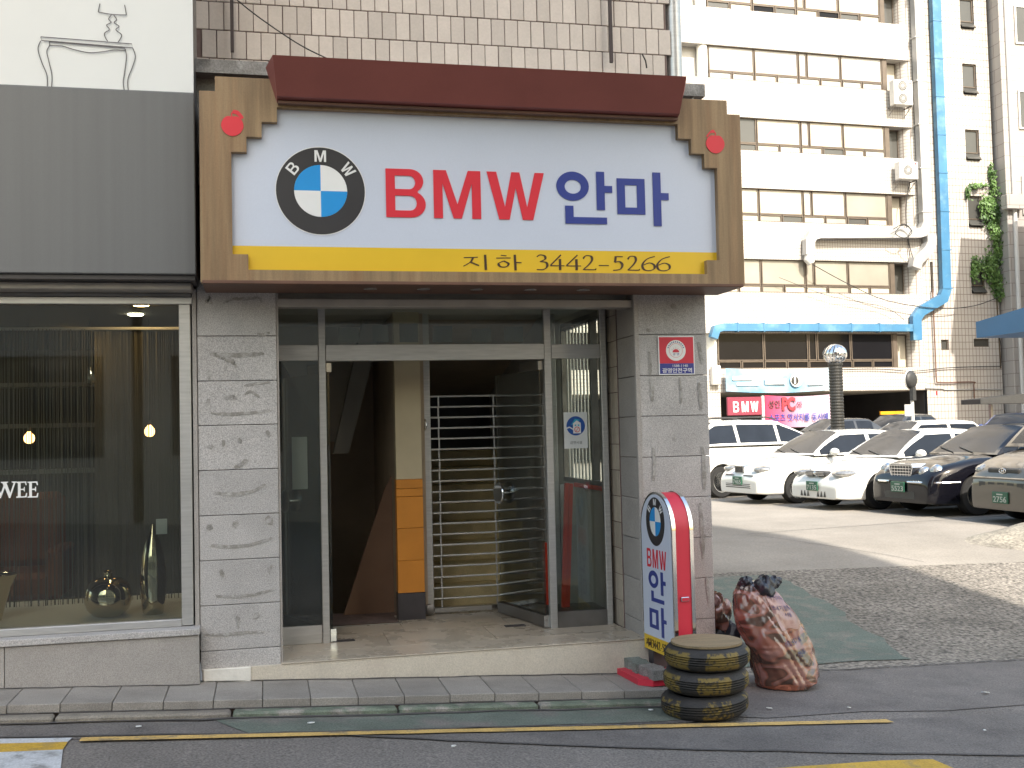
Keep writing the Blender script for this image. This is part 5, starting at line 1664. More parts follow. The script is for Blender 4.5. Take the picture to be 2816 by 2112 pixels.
# open ground floor
MB().box(S0, .35, 7.0, 7.1, 0, 3.02).build('undercroft_rear_wall', 'dark_room', ob)
MB().box(S0, .35, .05, 7, 3.0, 3.018).build('undercroft_ceiling', 'blind_grey', ob)
MB().quad((.35, 0.02, 0), (.35, 7, 0), (.35, 7, 3.0), (.35, .02, 3.0)).build('undercroft_side_wall', 'far_tile_big', ob)
MB().box(-11.6, -10.95, .02, .5, 0, 3.02).build('undercroft_pier', 'far_tile', ob)
MB().box(.30, .36, -.02, .02, 2.75, 2.95).build('red_lamp', 'tail', ob)
MB().tube([(-.3, -.05, 3.1), (.7, -.05, 3.05), (.72, -.05, 3.0), (2.6, -.05, 3.0), (4.0, -.05, 2.98)], .03, 6).build('conduit', 'silver_duct', ob)

def duct_thing(name, label, pts, w_, h_, material, y, ribs=()):
    t = thing(name, label, 'duct', (30.879, 38.529, 0), R(3.1))
    MB().duct([(p[0], y, p[1]) for p in pts], w_, h_, (0, 1, 0)).build('duct_run', material, t)
    for (x0, x1, z0, z1) in ribs:
        MB().box(x0, x1, y - h_ / 2 - .02, y + h_ / 2 + .02, z0, z1).build('flange', material, t)
    return t
rb = []
z = 11.4
while z < 26:
    rb.append((-.44, .18, z, z + .05)); z += 2.1
sd = duct_thing('silver_duct', 'silver ventilation duct dropping down the office wall and turning left', [(-.13, 27), (-.13, 10.9), (-.35, 10.48), (-.6, 10.42), (-5.9, 10.26), (-6.25, 10.16), (-6.42, 9.9), (-6.44, 9.25)], .46, .34, 'silver_duct', -.30, rb)
MB().tube([(-6.44, -.30, 9.25), (-6.44, -.30, 9.05), (-6.35, -.35, 8.85)], [.2, .24, .16], 12).build('fan_outlet', 'white_box', sd, smooth=True)
duct_thing('silver_elbow', 'short silver duct elbow slanting down to the corner window of the office', [(.05, 10.35), (.05, 9.95), (-.15, 9.6), (-.75, 9.1), (-.85, 8.75)], .50, .4, 'silver_duct', -.32)
rb = []
z = 7.8
while z < 26:
    rb.append((.70, 1.22, z, z + .04)); z += 1.85
duct_thing('blue_duct', 'bright blue square duct running down the office wall and along the windows', [(.98, 27), (.98, 21.1), (.97, 20.9), (.95, 12), (.90, 7.75), (.72, 7.35), (-.55, 6.72), (-.82, 6.4), (-.83, 5.35)], .48, .26, 'blue_duct', -.22, rb)
duct_thing('blue_duct', 'long horizontal blue duct above the lowest office windows', [(-1.1, 5.93), (-10.9, 5.93), (-11.2, 5.85), (-11.35, 5.45)], .34, .3, 'blue_duct', -.22, [(x_, x_ + .05, 5.72, 6.14) for x_ in (-10.2, -8.9, -7.6, -6.1, -4.4, -2.9)])

def ac_unit(s_, z, w_, h_, fans, label):
    t = thing('air_conditioner', label, 'air conditioner', (30.879 + s_ * math.cos(R(3.1)), 38.529 + s_ * math.sin(R(3.1)), z), R(3.1), 'air conditioners on the office wall')
    MB().cbox(-w_ / 2, w_ / 2, -.62, -.22, 0, h_, .03).build('case', 'white_box', t)
    for k in range(fans):
        zc = h_ * (k + .5) / fans
        xr = -.06
        g = MB().lathe([(.02, -.64), (.23, -.635), (.235, -.62)], (xr, 0, zc), 28, 'y').build('fan', 'grille', t)
        mb = MB()
        for a in range(10):
            an = a * math.pi / 10
            mb.tube([(xr + .23 * math.cos(an), -.648, zc + .23 * math.sin(an)), (xr - .23 * math.cos(an), -.648, zc - .23 * math.sin(an))], .006, 4)
        for r_ in (.09, .16, .235):
            mb.tube([(xr + r_ * math.cos(2 * math.pi * q / 24), -.65, zc + r_ * math.sin(2 * math.pi * q / 24)) for q in range(25)], .007, 4)
        mb.build('guard', 'white_box', t)
    MB().lathe([(.01, -.63), (.045, -.628), (.05, -.62)], (w_ * .36, 0, h_ * .88), 12, 'y').build('badge', 'tail', t)
    br_ = MB()
    for sx in (-1, 1):
        br_.box(sx * w_ * .42 - .02, sx * w_ * .42 + .02, -.64, .02, -.06, -.005)
        br_.tube([(sx * w_ * .42, -.6, -.03), (sx * w_ * .42, .0, -.4)], .015, 6)
    br_.build('bracket', 'steel_dark', t)
    MB().tube([(w_ / 2, -.4, h_ * .6), (w_ / 2 + .18, -.35, h_ * .62), (w_ / 2 + .25, -.2, h_ * .3), (w_ / 2 + .15, -.1, -.05)], .025, 6).build('hose', 'white_box', t, smooth=True)
    return t
ac_unit(-1.27, 16.45, 1.02, 1.20, 2, 'white air conditioner with two stacked fans on the office wall')
ac_unit(-1.15, 12.92, 1.02, .84, 1, 'white air conditioner with a single fan below the twin-fan one')
t = thing('white_meter_box', 'small white wall box beside the end of the blue banner', 'box', (30.879 - 11.26 * math.cos(R(3.1)), 38.529 - 11.26 * math.sin(R(3.1)), 3.36), R(3.1))
MB().cbox(-.2, .2, -.32, -.02, 0, .86, .03).build('case', 'white_box', t)
MB().lathe([(.01, -.335), (.06, -.33), (.06, -.32)], (.02, 0, .6), 16, 'y').build('badge', 'soft_pink', t)

# cables on the wall
def wcable(pts, r_=.022, label='thin black cable sagging across the office wall', n=10):
    t = MB().tube(catmull([(p[0], p[1] if len(p) == 3 else -.12, p[-1]) for p in pts], 5), r_, 5).build('wall_cable', 'cable', None, smooth=True)
    t.location = (30.879, 38.529, 0)
    t.rotation_euler = (0, 0, R(3.1))
    return tag(t, label, 'cable')
wcable([(-.9, 9.0), (-1.05, 11.0), (-.95, 12.2), (-.75, 12.9)], label='black cable looping from the single-fan air conditioner')
wcable([(-6.4, -.5, 8.8), (-4.5, -.5, 7.9), (-2.5, -.4, 7.2), (0.2, -.4, 6.85), (2.4, -.3, 7.0), (4.0, -.3, 7.5)], .02, 'thick black cable sagging from the silver fan outlet to the right')
wcable([(-8, -.3, 8.2), (-5.5, -.3, 7.4), (-2.6, -.3, 6.9), (-1.5, -.3, 6.3)], .012, 'thin black cable crossing the blank strip above the long blue duct')
wcable([(-5.0, 4.0), (-3, 4.02), (-1.0, 3.9), (1, 4.05), (3.9, 4.1)], .02, 'thin black cable below the dark lowest windows')
wcable([(3.95, 4.1), (4.0, 5.0), (3.92, 5.6)], .02, 'black cable rising beside the corner of the office wall')
wcable([(-2.2, -.7, 10.5), (-1.6, -.72, 10.75), (-1.2, -.72, 10.4), (-1.6, -.72, 10.1), (-2.1, -.72, 10.3), (-1.7, -.72, 10.7), (-1.25, -.72, 10.5), (-1.4, -.7, 10.1), (-.9, -.3, 9.2)], .02, 'coil of black cable hung on the silver duct')
wcable([(.25, 7.8), (.25, 6.6), (.26, 4.6), (.27, 3.5), (.5, 3.35), (2.3, 3.35), (2.35, 3.2), (2.35, 2.4)], .03, 'rusty conduit running down and right on the office wall').data.materials[0] = MT['wood_side']

# ivy on the corner
iv = thing('ivy', 'green ivy hanging down the right corner of the office wall', 'plant', (30.879, 38.529, 0), R(3.1))
mb = MB()
rv = random.Random(5)
clumps = [(3.7, 12.0, .42, .55), (3.6, 11.5, .45, .5), (3.8, 10.9, .35, .6), (4.0, 10.3, .22, .5), (4.05, 9.7, .3, .5), (3.75, 9.2, .5, .45), (3.35, 8.95, .55, .4), (3.6, 8.5, .5, .45), (3.9, 8.1, .35, .5), (3.95, 7.6, .25, .3), (3.9, 13.2, .12, .5), (3.95, 12.7, .2, .4), (2.8, 9.0, .2, .4), (4.1, 11.2, .12, .9), (3.2, 12.9, .5, .08), (2.9, 12.8, .2, .08), (3.85, 13.6, .1, .3), (2.45, 12.5, .05, .3), (2.6, 8.6, .08, .4), (3.35, 11.9, .2, .3)]
for cx, cz, sx, sz in clumps:
    for k in range(int(400 * max(.05, sx * sz) ** .5)):
        x, z = rv.gauss(cx, sx * .5), rv.gauss(cz, sz * .5)
        if x > 4.3:
            continue
        y = -.05 - abs(rv.gauss(0, .14))
        s_ = rv.uniform(.04, .095)
        a, b = rv.uniform(0, 6.28), rv.uniform(-.9, .9)
        ux, uz = math.cos(a) * s_, math.sin(a) * s_
        nx, nz = -math.sin(a) * s_, math.cos(a) * s_
        dy = math.sin(b) * s_
        mb.add([(x - ux, y - dy, z - uz), (x + nx * .7, y, z + nz * .7), (x + ux, y + dy, z + uz), (x - nx * .7, y + .01, z - nz * .7)], [(0, 1, 2, 3)])
mb.build('leaves', 'leaf', iv, kind='stuff')
MB().tube([(4.0, -.04, 4), (3.95, -.04, 7), (3.9, -.05, 9), (4.05, -.05, 11), (3.9, -.04, 13.7)], .03, 6).build('stem', 'stem', iv)
MB().tube([(4.0, -.05, 12.9), (3.4, -.05, 12.95), (2.6, -.05, 12.85), (2.45, -.05, 12.3)], .015, 5).build('stem', 'stem', iv)

# banners and the maroon board
BO = (30.879, 38.529, 0)
def cloth(name, label, x0, x1, z0, z1, y, material, cat='banner'):
    t = thing(name, label, cat, BO, R(3.1))
    def f(u, v):
        return (x0 + (x1 - x0) * u, y - .05 * math.sin(u * 7 + v) * .6, z0 + (z1 - z0) * v - .10 * math.sin(math.pi * u) * (1 - .3 * v))
    mb = MB().grid(f, 24, 8)
    mb.grid(lambda u, v: (f(u, v)[0], f(u, v)[1] + .01, f(u, v)[2]), 24, 8)
    mb.build('cloth', material, t, smooth=True)
    return t, f
b1, f1_ = cloth('blue_banner', 'sky blue cloth banner with faded white lettering under the dark windows', -10.9, -5.62, 3.06, 4.08, -.42, 'sky_banner')
yb = -.50
MB().lathe([(.02, yb - .005), (.30, yb), (.30, yb + .02)], (-7.42, 0, 3.52), 28, 'y').build('white_disc', 'white_film', b1)
MB().lathe([(.02, yb - .03), (.19, yb - .02), (.19, yb - .006)], (-7.50, 0, 3.50), 24, 'y').build('dark_globe', 'vent', b1)
MB().box(-7.55, -7.47, yb - .035, yb - .031, 3.36, 3.64).build('globe_stripe', 'white_film', b1)
for x0, x1, z0, z1 in ((-10.6, -9.6, 3.55, 3.72), (-10.4, -9.3, 3.3, 3.42), (-9.0, -7.95, 3.35, 3.6), (-6.8, -6.0, 3.3, 3.38)):
    MB().box(x0, x1, yb - .01, yb, z0, z1).build('faded_lettering', 'white_film', b1)
b2 = thing('maroon_sign', 'maroon sign board reading in white capitals beside the pink banner', 'sign', BO, R(3.1))
MB().cbox(-10.85, -9.16, -.42, -.30, 1.98, 2.80, .02).build('board', 'maroon', b2)
MB().cbox(-9.15, -9.02, -.42, -.28, 1.6, 2.84, .01).build('white_post', 'white_box', b2)
for ch, x in (('B', -10.58), ('M', -10.16), ('W', -9.72)):
    flat('letter', mapped(GL[ch], x, 2.13, 1.05 if ch != 'W' else .95, 1.45), -.421, .02, 'white_film', b2)
b3, f3_ = cloth('pink_banner', 'pink and red cloth banner with Korean lettering beside the maroon sign', -9.0, -5.62, 1.50, 2.86, -.40, 'pink')
words('banner_text', '성인', -8.85, -8.28, 2.27, 2.62, -.46, .01, 'black_film', b3, .01)
words('banner_text_outline', 'PC', -8.18, -7.49, 2.13, 2.77, -.46, .006, 'black_film', b3, .06)
words('banner_text', 'PC', -8.15, -7.52, 2.16, 2.74, -.467, .012, 'red', b3, .03)
words('banner_text', '와', -7.42, -7.15, 2.27, 2.56, -.46, .01, 'maroon', b3, .01)
words('banner_text', '스포츠 맛사지를 동시에', -8.85, -5.85, 1.68, 2.02, -.46, .01, 'navy', b3, .012)

# turbine vent on a ribbed pipe
t = thing('vent_pipe', 'dark ribbed vent pipe with a silver turbine ball behind the white cars', 'vent pipe', (16.64, 22.0, ZLOT))
prof = [(.19, 0)]
z = .02
while z < 3.2:
    prof += [(.19, z), (.205, z + .02), (.205, z + .05), (.19, z + .07)]
    z += .09
MB().lathe(prof + [(.19, 3.28)], (0, 0, 0), 24).build('ribbed_pipe', 'vent', t, smooth=False)
hd = MB().lathe([(.2, 3.28), (.22, 3.30), (.22, 3.36), (.1, 3.37)], (0, 0, 0), 20).build('collar', 'vent', t)
for k in range(18):
    a0 = 2 * math.pi * k / 18
    mb = MB()
    def vane(u, v):
        th_ = -1.15 + 2.4 * v
        r_ = .34 * math.cos(th_ * .92)
        an = a0 + .5 * v + u * .26
        return (r_ * (1 + .05 * u) * math.cos(an), r_ * (1 + .05 * u) * math.sin(an), 3.63 + .29 * math.sin(th_))
    mb.grid(vane, 3, 9)
    mb.build('turbine_vane', 'chrome', t, smooth=True)
MB().lathe([(.02, 3.93), (.12, 3.91), (.14, 3.89)], (0, 0, 0), 16).build('turbine_cap', 'chrome', t)

# traffic mirror seen from behind, on a pole
t = thing('traffic_mirror', 'round traffic mirror seen from behind on a thin pole', 'traffic mirror', (20.45, 24.0, ZLOT), R(25))
MB().lathe([(.02, -.10), (.22, -.08), (.29, -.02), (.30, .02)], (0, 0, 2.92), 28, 'y').build('mirror_back', 'plastic_dark', t, smooth=True)
MB().lathe([(.285, .02), (.31, .03), (.31, .06), (.27, .07)], (0, 0, 2.92), 28, 'y').build('mirror_rim', 'white_box', t, smooth=True)
MB().box(-.09, .09, -.10, .02, 2.25, 2.68).build('bracket', 'plastic_dark', t)
MB().tube([(0, 0, 0), (0, 0, 2.3)], .055, 10).build('pole', 'white_box', t)
MB().box(-.42, -.03, -.02, .02, 1.75, 2.12).build('notice_plate', 'white_box', t)

# ------------------------------------------------------------------ stone building at the right edge and blue canopy
rbx, rby = 35.08, 38.1
rbd = wthing('stone_building', 'pale stone building with a downpipe at the right edge of the photo', 'building', (rbx, rby, ZLOT))
MB().box(rbx + .05, 60, rby + .02, 60, -.2, 30).build('stone_core', 'stone_far', rbd)
hl = [(rbx + .9, rbx + 2.6, z0, z0 + 1.9) for z0 in (3.0, 7.2, 11.4, 15.6, 19.8)]
MB().wall(rbx, 60, -.2, 30, hl, rby - .02, .03).build('stone_front', 'stone_far', rbd)
for a, b, c, d_ in hl:
    mb = MB()
    for q in ((a, b, c, c + .08), (a, b, d_ - .08, d_), (a, a + .08, c + .08, d_ - .08), (b - .08, b, c + .08, d_ - .08)):
        mb.box(q[0], q[1], rby - .1, rby - .03, q[2], q[3])
    w_ = mb.build('window', 'white_box', rbd)
    MB().box(a + .08, b - .08, rby - .06, rby - .05, c + .08, d_ - .08).build('pane', coated('room'), w_)
MB().tube([(rbx + .35, rby - .18, 0), (rbx + .35, rby - .18, 30)], .10, 12).build('downpipe', 'white_box', rbd, smooth=True)
MB().cbox(rbx - .25, rbx + .75, rby - .45, rby, 11.6, 12.3, .02).build('stone_bracket', 'stone_far', rbd)
MB().cbox(rbx - .02, rbx + .3, rby - .12, rby - .02, 0, 26, .02).build('stone_pilaster', 'stone_far', rbd)
for z0 in (7.0, 12.5, 16.0):
    w_ = MB().box(rbx - .02, rbx + .04, rby + 1.0, rby + 2.3, z0, z0 + 1.9).build('window', 'bronze', rbd)
    MB().box(rbx - .03, rbx - .02, rby + 1.08, rby + 2.22, z0 + .08, z0 + 1.82).build('pane', coated('room'), w_)
cn = wthing('blue_canopy', 'blue metal canopy edge jutting in from the right', 'canopy', (23, 15, ZLOT))
mb = MB()
mb.add([(20.0, 20.0, 3.87), (20.0, 8.0, 3.85), (27, 8.0, 3.85), (27, 20, 3.87), (20.0, 20.0, 4.33), (20.0, 8.0, 5.4), (27, 8.0, 5.4), (27, 20, 4.33)],
       [(0, 3, 2, 1), (4, 5, 6, 7), (0, 1, 5, 4), (1, 2, 6, 5), (2, 3, 7, 6), (3, 0, 4, 7)])
mb.build('fascia', 'canopy_blue', cn)
for x, y in ((24.5, 17), (24.5, 10)):
    MB().tube([(x, y, ZLOT), (x, y, 3.88)], .14, 12).build('column', 'white_box', cn)
aw = wthing('dark_awning', 'low dark awning in front of the stone building', 'awning', (28, 30, ZLOT))
MB().prism([(26.9, 2.14), (26.9, 2.32), (28.8, 2.50), (34, 2.5), (34, 2.14)], 'y', 29.4, 30.6).build('roof_slab', 'plastic_dark', aw)
for x in (28.0, 31, 33.5):
    MB().box(x, x + .1, 30.3, 30.4, ZLOT, 2.15).build('post', 'steel_dark', aw)

side = wthing('low_side_building', 'plain pale block beyond the right edge that shades the office corner', 'building', (39, 31, -.1))
MB().box(33.78, 46, 28, 33.7, -.2, 14.2).build('block_wall', 'opp_wall', side)
MB().box(33.6, 46.2, 27.8, 33.9, 14.2, 14.5).build('parapet', 'concrete', side)
# ------------------------------------------------------------------ buildings across the street, behind the camera: they shade the street
def street_block(name, label, x0, x1, y1, depth, height, nx, storey=3.4):
    t = wthing(name, label, 'building', ((x0 + x1) / 2, y1 - depth / 2, -.6))
    pitch = (x1 - x0) / nx
    hl = [(x0 + pitch * k + .5, x0 + pitch * (k + 1) - .5, 1.2 + storey * q, 3.1 + storey * q) for q in range(int((height - 1) // storey)) for k in range(nx)]
    mbw = MB().wall(x0, x1, -1.5, height, hl, 0, .25)
    mbw.v = [(x, y1 - y, z) for x, y, z in mbw.v]
    mbw.build('facade', 'opp_wall', t)
    MB().box(x0, x1, y1 - depth, y1 - .3, -1.5, height - .02).build('core', 'opp_wall', t)
    for a, b, c, d_ in hl:
        MB().box(a, b, y1 - .26, y1 - .2, c, d_).build('window', 'pane', t)
    return t
street_block('tower_block', 'tall pale block across the street behind the camera that shades the entrance', -2.2, 10.1, -14, 14, 21.6, 4)
street_block('low_street_house', 'low pale house across the street behind the camera', -26, -2.4, -14, 9, 4.6, 6)

# ------------------------------------------------------------------ cars
def lerp_tab(tab, x):
    if x <= tab[0][0]:
        return tab[0][1]
    for (a, va), (b, vb) in zip(tab, tab[1:]):
        if x <= b:
            t = (x - a) / (b - a)
            t = t * t * (3 - 2 * t) * .5 + t * .5
            return va + (vb - va) * t
    return tab[-1][1]

def evaluated(o):
    dg = bpy.context.evaluated_depsgraph_get()
    me = bpy.data.meshes.new_from_object(o.evaluated_get(dg))
    return me

def body_mesh(S):
    """lower body lofted from front (+x) to rear, wheel arches cut out"""
    L, hw = S['L'], S['hw']
    xs = sorted({L / 2 - d_ for d_ in (0, .008, .03, .10, .22, .40, .65, .95, 1.25, 1.6, 2.0)} | {-L / 2 + d_ for d_ in (0, .03, .10, .22, .40, .65, .95, 1.3, 1.7, 2.1)})
    rings = []
    for x in xs:
        zt, zb, wd = lerp_tab(S['top'], x), lerp_tab(S['bot'], x), hw * lerp_tab(S['plan'], x)
        h = zt - zb
        half = [(0, zb), (.86 * wd, zb), (.95 * wd, zb + .015 * h), (.98 * wd, zb + .07 * h), (.995 * wd, zb + .25 * h), (wd, zb + .52 * h), (.985 * wd, zb + .78 * h), (.94 * wd, zb + .93 * h), (.80 * wd, zt - .006), (.45 * wd, zt + S.get('crown', .02) * .7), (0, zt + S.get('crown', .02))]
        rings.append([(x, y, z) for y, z in half] + [(x, -y, z) for y, z in half[-2:0:-1]])
    n = len(rings[0])
    v = [p for rg in rings for p in rg]
    f = [(i * n + k, i * n + (k + 1) % n, (i + 1) * n + (k + 1) % n, (i + 1) * n + k) for i in range(len(rings) - 1) for k in range(n)]
    f += [tuple(range(n))[::-1], tuple(range((len(rings) - 1) * n, len(rings) * n))]
    mb = MB().add(v, f)
    o = mb.build('tmp', 'paint_white')
    bm = bmesh.new(); bm.from_mesh(o.data); bmesh.ops.recalc_face_normals(bm, faces=bm.faces); bm.to_mesh(o.data); bm.free()
    ss_ = o.modifiers.new('s', 'SUBSURF'); ss_.levels = 2; ss_.render_levels = 2
    cut = MB()
    for ax in S['axles']:
        for sd in (-1, 1):
            cut.lathe([(S['wr'] + .055, min(sd * (hw - .26), sd * (hw + .1))), (S['wr'] + .055, max(sd * (hw - .26), sd * (hw + .1)))], (ax, 0, S['wr'] + .0), 32, 'y')
    co = cut.build('tmpcut', 'plastic_dark')
    bm = bmesh.new(); bm.from_mesh(co.data); bmesh.ops.recalc_face_normals(bm, faces=bm.faces); bm.to_mesh(co.data); bm.free()
    b_ = o.modifiers.new('b', 'BOOLEAN'); b_.operation = 'DIFFERENCE'; b_.object = co; b_.solver = 'EXACT'
    me = evaluated(o)
    for q in (o, co):
        bpy.data.objects.remove(q)
    me.name = 'body'
    me.polygons.foreach_set('use_smooth', [True] * len(me.polygons))
    me.set_sharp_from_angle(angle=R(35))
    me.materials.clear()
    return me

def cabin_parts(S):
    """greenhouse lofted along x; returns meshes for roof shell and each window"""
    zb, hw = S['belt'], S['hw']
    xa, xb, xc, xd = S['cab']            # windscreen foot, windscreen head, roof rear, rear-window foot
    zr = S['roof']
    def top(x):
        if x > xb:
            t = (xa - x) / (xa - xb)
            return zb + .015 + (zr - .05 - zb) * (math.sin(t * math.pi / 2) ** .92 * .35 + t * .65)
        if x > xc:
            t = (xb - x) / (xb - xc)
            return zr - .05 + .05 * math.sin(math.pi * min(1, t * .55 + .22)) ** .8
        t = (xc - x) / (xc - xd)
        return zr - .02 - (zr - .035 - zb) * (t * .75 + .25 * t * t)
    xs = [xa - (xa - xb) * q for q in (0, .05, .2, .4, .6, .8, .93, 1.0)]
    mids = sorted(set(S['pill'] + [xb + (xc - xb) * q for q in (.15, .4, .65, .85, 1.0)]), reverse=True)
    xs += [q for q in mids if q < xb - .01]
    xs += [xc + (xd - xc) * q for q in (.1, .35, .6, .85, .95, 1.0)]
    vv = [0, .10, .88, 1.0]
    uu = [0, .10, .35, .70, 1.0]
    wb = hw * S.get('cabw', .93)
    rows = []
    for x in xs:
        zt = top(x)
        h = zt - zb
        pl_ = lerp_tab(S['plan'], x)
        w0 = wb * min(1, .90 + .10 * pl_)
        w1 = w0 - S.get('tumble', .42) * h
        half = []
        for q in vv:
            half.append((w0 + (w1 - w0) * q + .03 * math.sin(math.pi * q) * min(1, h * 3), zb + (h - .05 * min(1, h * 2)) * q))
        for q in uu[1:]:
            half.append((w1 * (1 - q) * 1.0, zt - .05 * min(1, h * 2) * (1 - math.sin(q * math.pi / 2) ** .7)))
        rows.append((x, half))
    nq = len(rows[0][1])
    out = {'shell': MB(), 'windscreen': MB(), 'rear_window': MB(), 'side_window': []}
    pills = S['pillars']                 # x ranges that are body colour on the sides
    for sd in (-1, 1):
        cur = None
        for i in range(len(rows) - 1):
            (x0, h0), (x1, h1) = rows[i], rows[i + 1]
            xm = (x0 + x1) / 2
            for k in range(nq - 1):
                q = [(x0, sd * h0[k][0], h0[k][1]), (x0, sd * h0[k + 1][0], h0[k + 1][1]), (x1, sd * h1[k + 1][0], h1[k + 1][1]), (x1, sd * h1[k][0], h1[k][1])]
                if sd > 0:
                    q = q[::-1]
                if k == 1:
                    inp = any(a < xm < b for a, b in pills)
                    if not inp and xd + .12 * (xc - xd) < xm < xa - .18 * (xa - xb):
                        key = next((j for j, (a, b) in enumerate(S['bays']) if a < xm < b), None)
                        if key is not None:
                            while len(out['side_window']) <= key + (len(S['bays']) if sd > 0 else 0):
                                out['side_window'].append(MB())
                            out['side_window'][key + (len(S['bays']) if sd > 0 else 0)].quad(*q)
                            continue
                if k >= 4:
                    if xb + .02 < xm < xa - .03 * (xa - xb):
                        out['windscreen'].quad(*q)
                        continue
                    if xd + .08 * (xc - xd) < xm < xc - .02:
                        out['rear_window'].quad(*q)
                        continue
                out['shell'].quad(*q)
    return out

def merge_smooth(mb, name):
    me = mb.mesh(name)
    bm = bmesh.new(); bm.from_mesh(me)
    bmesh.ops.remove_doubles(bm, verts=bm.verts, dist=.0008)
    bmesh.ops.recalc_face_normals(bm, faces=bm.faces)
    bm.to_mesh(me); bm.free()
    me.polygons.foreach_set('use_smooth', [True] * len(me.polygons))
    me.set_sharp_from_angle(angle=R(50))
    return me

def wheel(t, x, y, r_, spokes, chrome='chrome', wd=.20):
    sd = 1 if y > 0 else -1
    w_ = thing_part('wheel', t, (x, y, r_))
    prof = [(r_ * .62, -wd / 2), (r_ * .93, -wd / 2), (r_, -wd / 2 + .03), (r_, wd / 2 - .03), (r_ * .93, wd / 2), (r_ * .64, wd / 2)]
    MBw = MB().lathe(prof + [(r_ * .62, 0)], (0, 0, 0), 36, 'y')
    ty = MBw.mesh('wheel', True)
    o = obj('wheel', ty, 'rubber_black', t, loc=(x, y, r_))
    bpy.data.objects.remove(w_)
    rim = MB().lathe([(r_ * .66, sd * wd * .5), (r_ * .655, sd * wd * .52), (r_ * .60, sd * wd * .50), (r_ * .58, sd * wd * .22)], (0, 0, 0), 36, 'y')
    for k in range(spokes):
        a = 2 * math.pi * k / spokes
        c_, s_ = math.cos(a), math.sin(a)
        b0, b1 = r_ * .10, r_ * .62
        ww0, ww1 = r_ * .09, r_ * .055
        v = []
        for rr, ww in ((b0, ww0), (b1, ww1)):
            for e in (-1, 1):
                for yy in (sd * wd * .34, sd * wd * .46):
                    v.append((rr * c_ - e * ww * s_, yy, rr * s_ + e * ww * c_))
        rim.add(v, [(0, 1, 3, 2), (4, 6, 7, 5), (0, 4, 5, 1), (2, 3, 7, 6), (1, 5, 7, 3), (0, 2, 6, 4)])
    rim.lathe([(r_ * .02, sd * wd * .50), (r_ * .15, sd * wd * .49), (r_ * .17, sd * wd * .40)], (0, 0, 0), 18, 'y')
    rim.build('rim', chrome, o, smooth=False)
    MB().lathe([(r_ * .02, sd * wd * .20), (r_ * .60, sd * wd * .20), (r_ * .60, sd * wd * .12)], (0, 0, 0), 28, 'y').build('brake_disc', 'plastic_dark', o)
    return o

def thing_part(name, t, loc):
    o = bpy.data.objects.new(name, None)
    COL.objects.link(o)
    o.parent = t
    o.location = loc
    return o

def car(name, label, loc, rz, S, paint, plate=None, group='cars parked in the lot'):
    t = thing(name, label, 'car', loc, rz, group)
    me = body_mesh(S)
    obj('body', me, paint, t)
    cp_ = cabin_parts(S)
    obj('roof_shell', merge_smooth(cp_['shell'], 'roof_shell'), paint, t)
    obj('windscreen', merge_smooth(cp_['windscreen'], 'windscreen'), 'car_glass', t)
    if cp_['rear_window'].v:
        obj('rear_window', merge_smooth(cp_['rear_window'], 'rear_window'), 'car_glass', t)
    for q in cp_['side_window']:
        if q.v:
            obj('side_window', merge_smooth(q, 'side_window'), 'car_glass', t)
    for ax in S['axles']:
        for sd in (-1, 1):
            wheel(t, ax, sd * (S['hw'] - .165), S['wr'], S.get('spokes', 7), S.get('rim', 'chrome'))
    for sd in (-1, 1):
        x = S['cab'][0] - .38
        m_ = MB()
        def mir(u, v):
            a, b = 2 * math.pi * u, math.pi * (v - .5)
            return (x + .085 * math.cos(b) * math.cos(a), sd * (S['hw'] + .08) + .11 * math.cos(b) * math.sin(a), S['belt'] + .07 + .075 * math.sin(b))
        m_.grid(mir, 16, 9, True)
        m_.tube([(x, sd * (S['hw'] * .93), S['belt'] + .02), (x, sd * (S['hw'] + .05), S['belt'] + .04)], .025, 8)
        m_.build('mirror', S.get('mirror', paint), t, smooth=True)
    if plate:
        xf_, zz, pw = S['plate']
        pl_ = MB().cbox(xf_ - .012, xf_ + .012, -pw / 2, pw / 2, zz - .085, zz + .085, .006).build('number_plate', 'plate', t)
        meT = fitbox(text_mesh('plate_number', plate, .002, .01), -pw * .42, pw * .42, -.068, .018, .003)
        obj('plate_number', onto(meT, (xf_ + .0122, 0, zz), (0, 1, 0), (0, 0, 1), (1, 0, 0)), 'plate_ink', pl_)
        MB().box(xf_ + .0115, xf_ + .014, -.07, .07, zz + .038, zz + .058).build('plate_region', 'plate_ink', pl_)
    for sd in (-1, 1):          # wipers on the windscreen
        xa, xb = S['cab'][0], S['cab'][1]
        MB().tube([(xa - .02, sd * .25, S['belt'] + .05), (xa - .13, sd * .25 - .45, S['belt'] + .13)], .009, 5).build('wiper', 'plastic_dark', t)
    return t

def ell(t, name, c, rx, ry, rz_, material, nu=22, nv=12, parent=None):
    def f(u, v):
        a, b = 2 * math.pi * u, math.pi * (v - .5)
        return (c[0] + rx * math.cos(b) * math.cos(a), c[1] + ry * math.cos(b) * math.sin(a), c[2] + rz_ * math.sin(b))
    return MB().grid(f, nu, nv, True).build(name, material, parent or t, smooth=True)

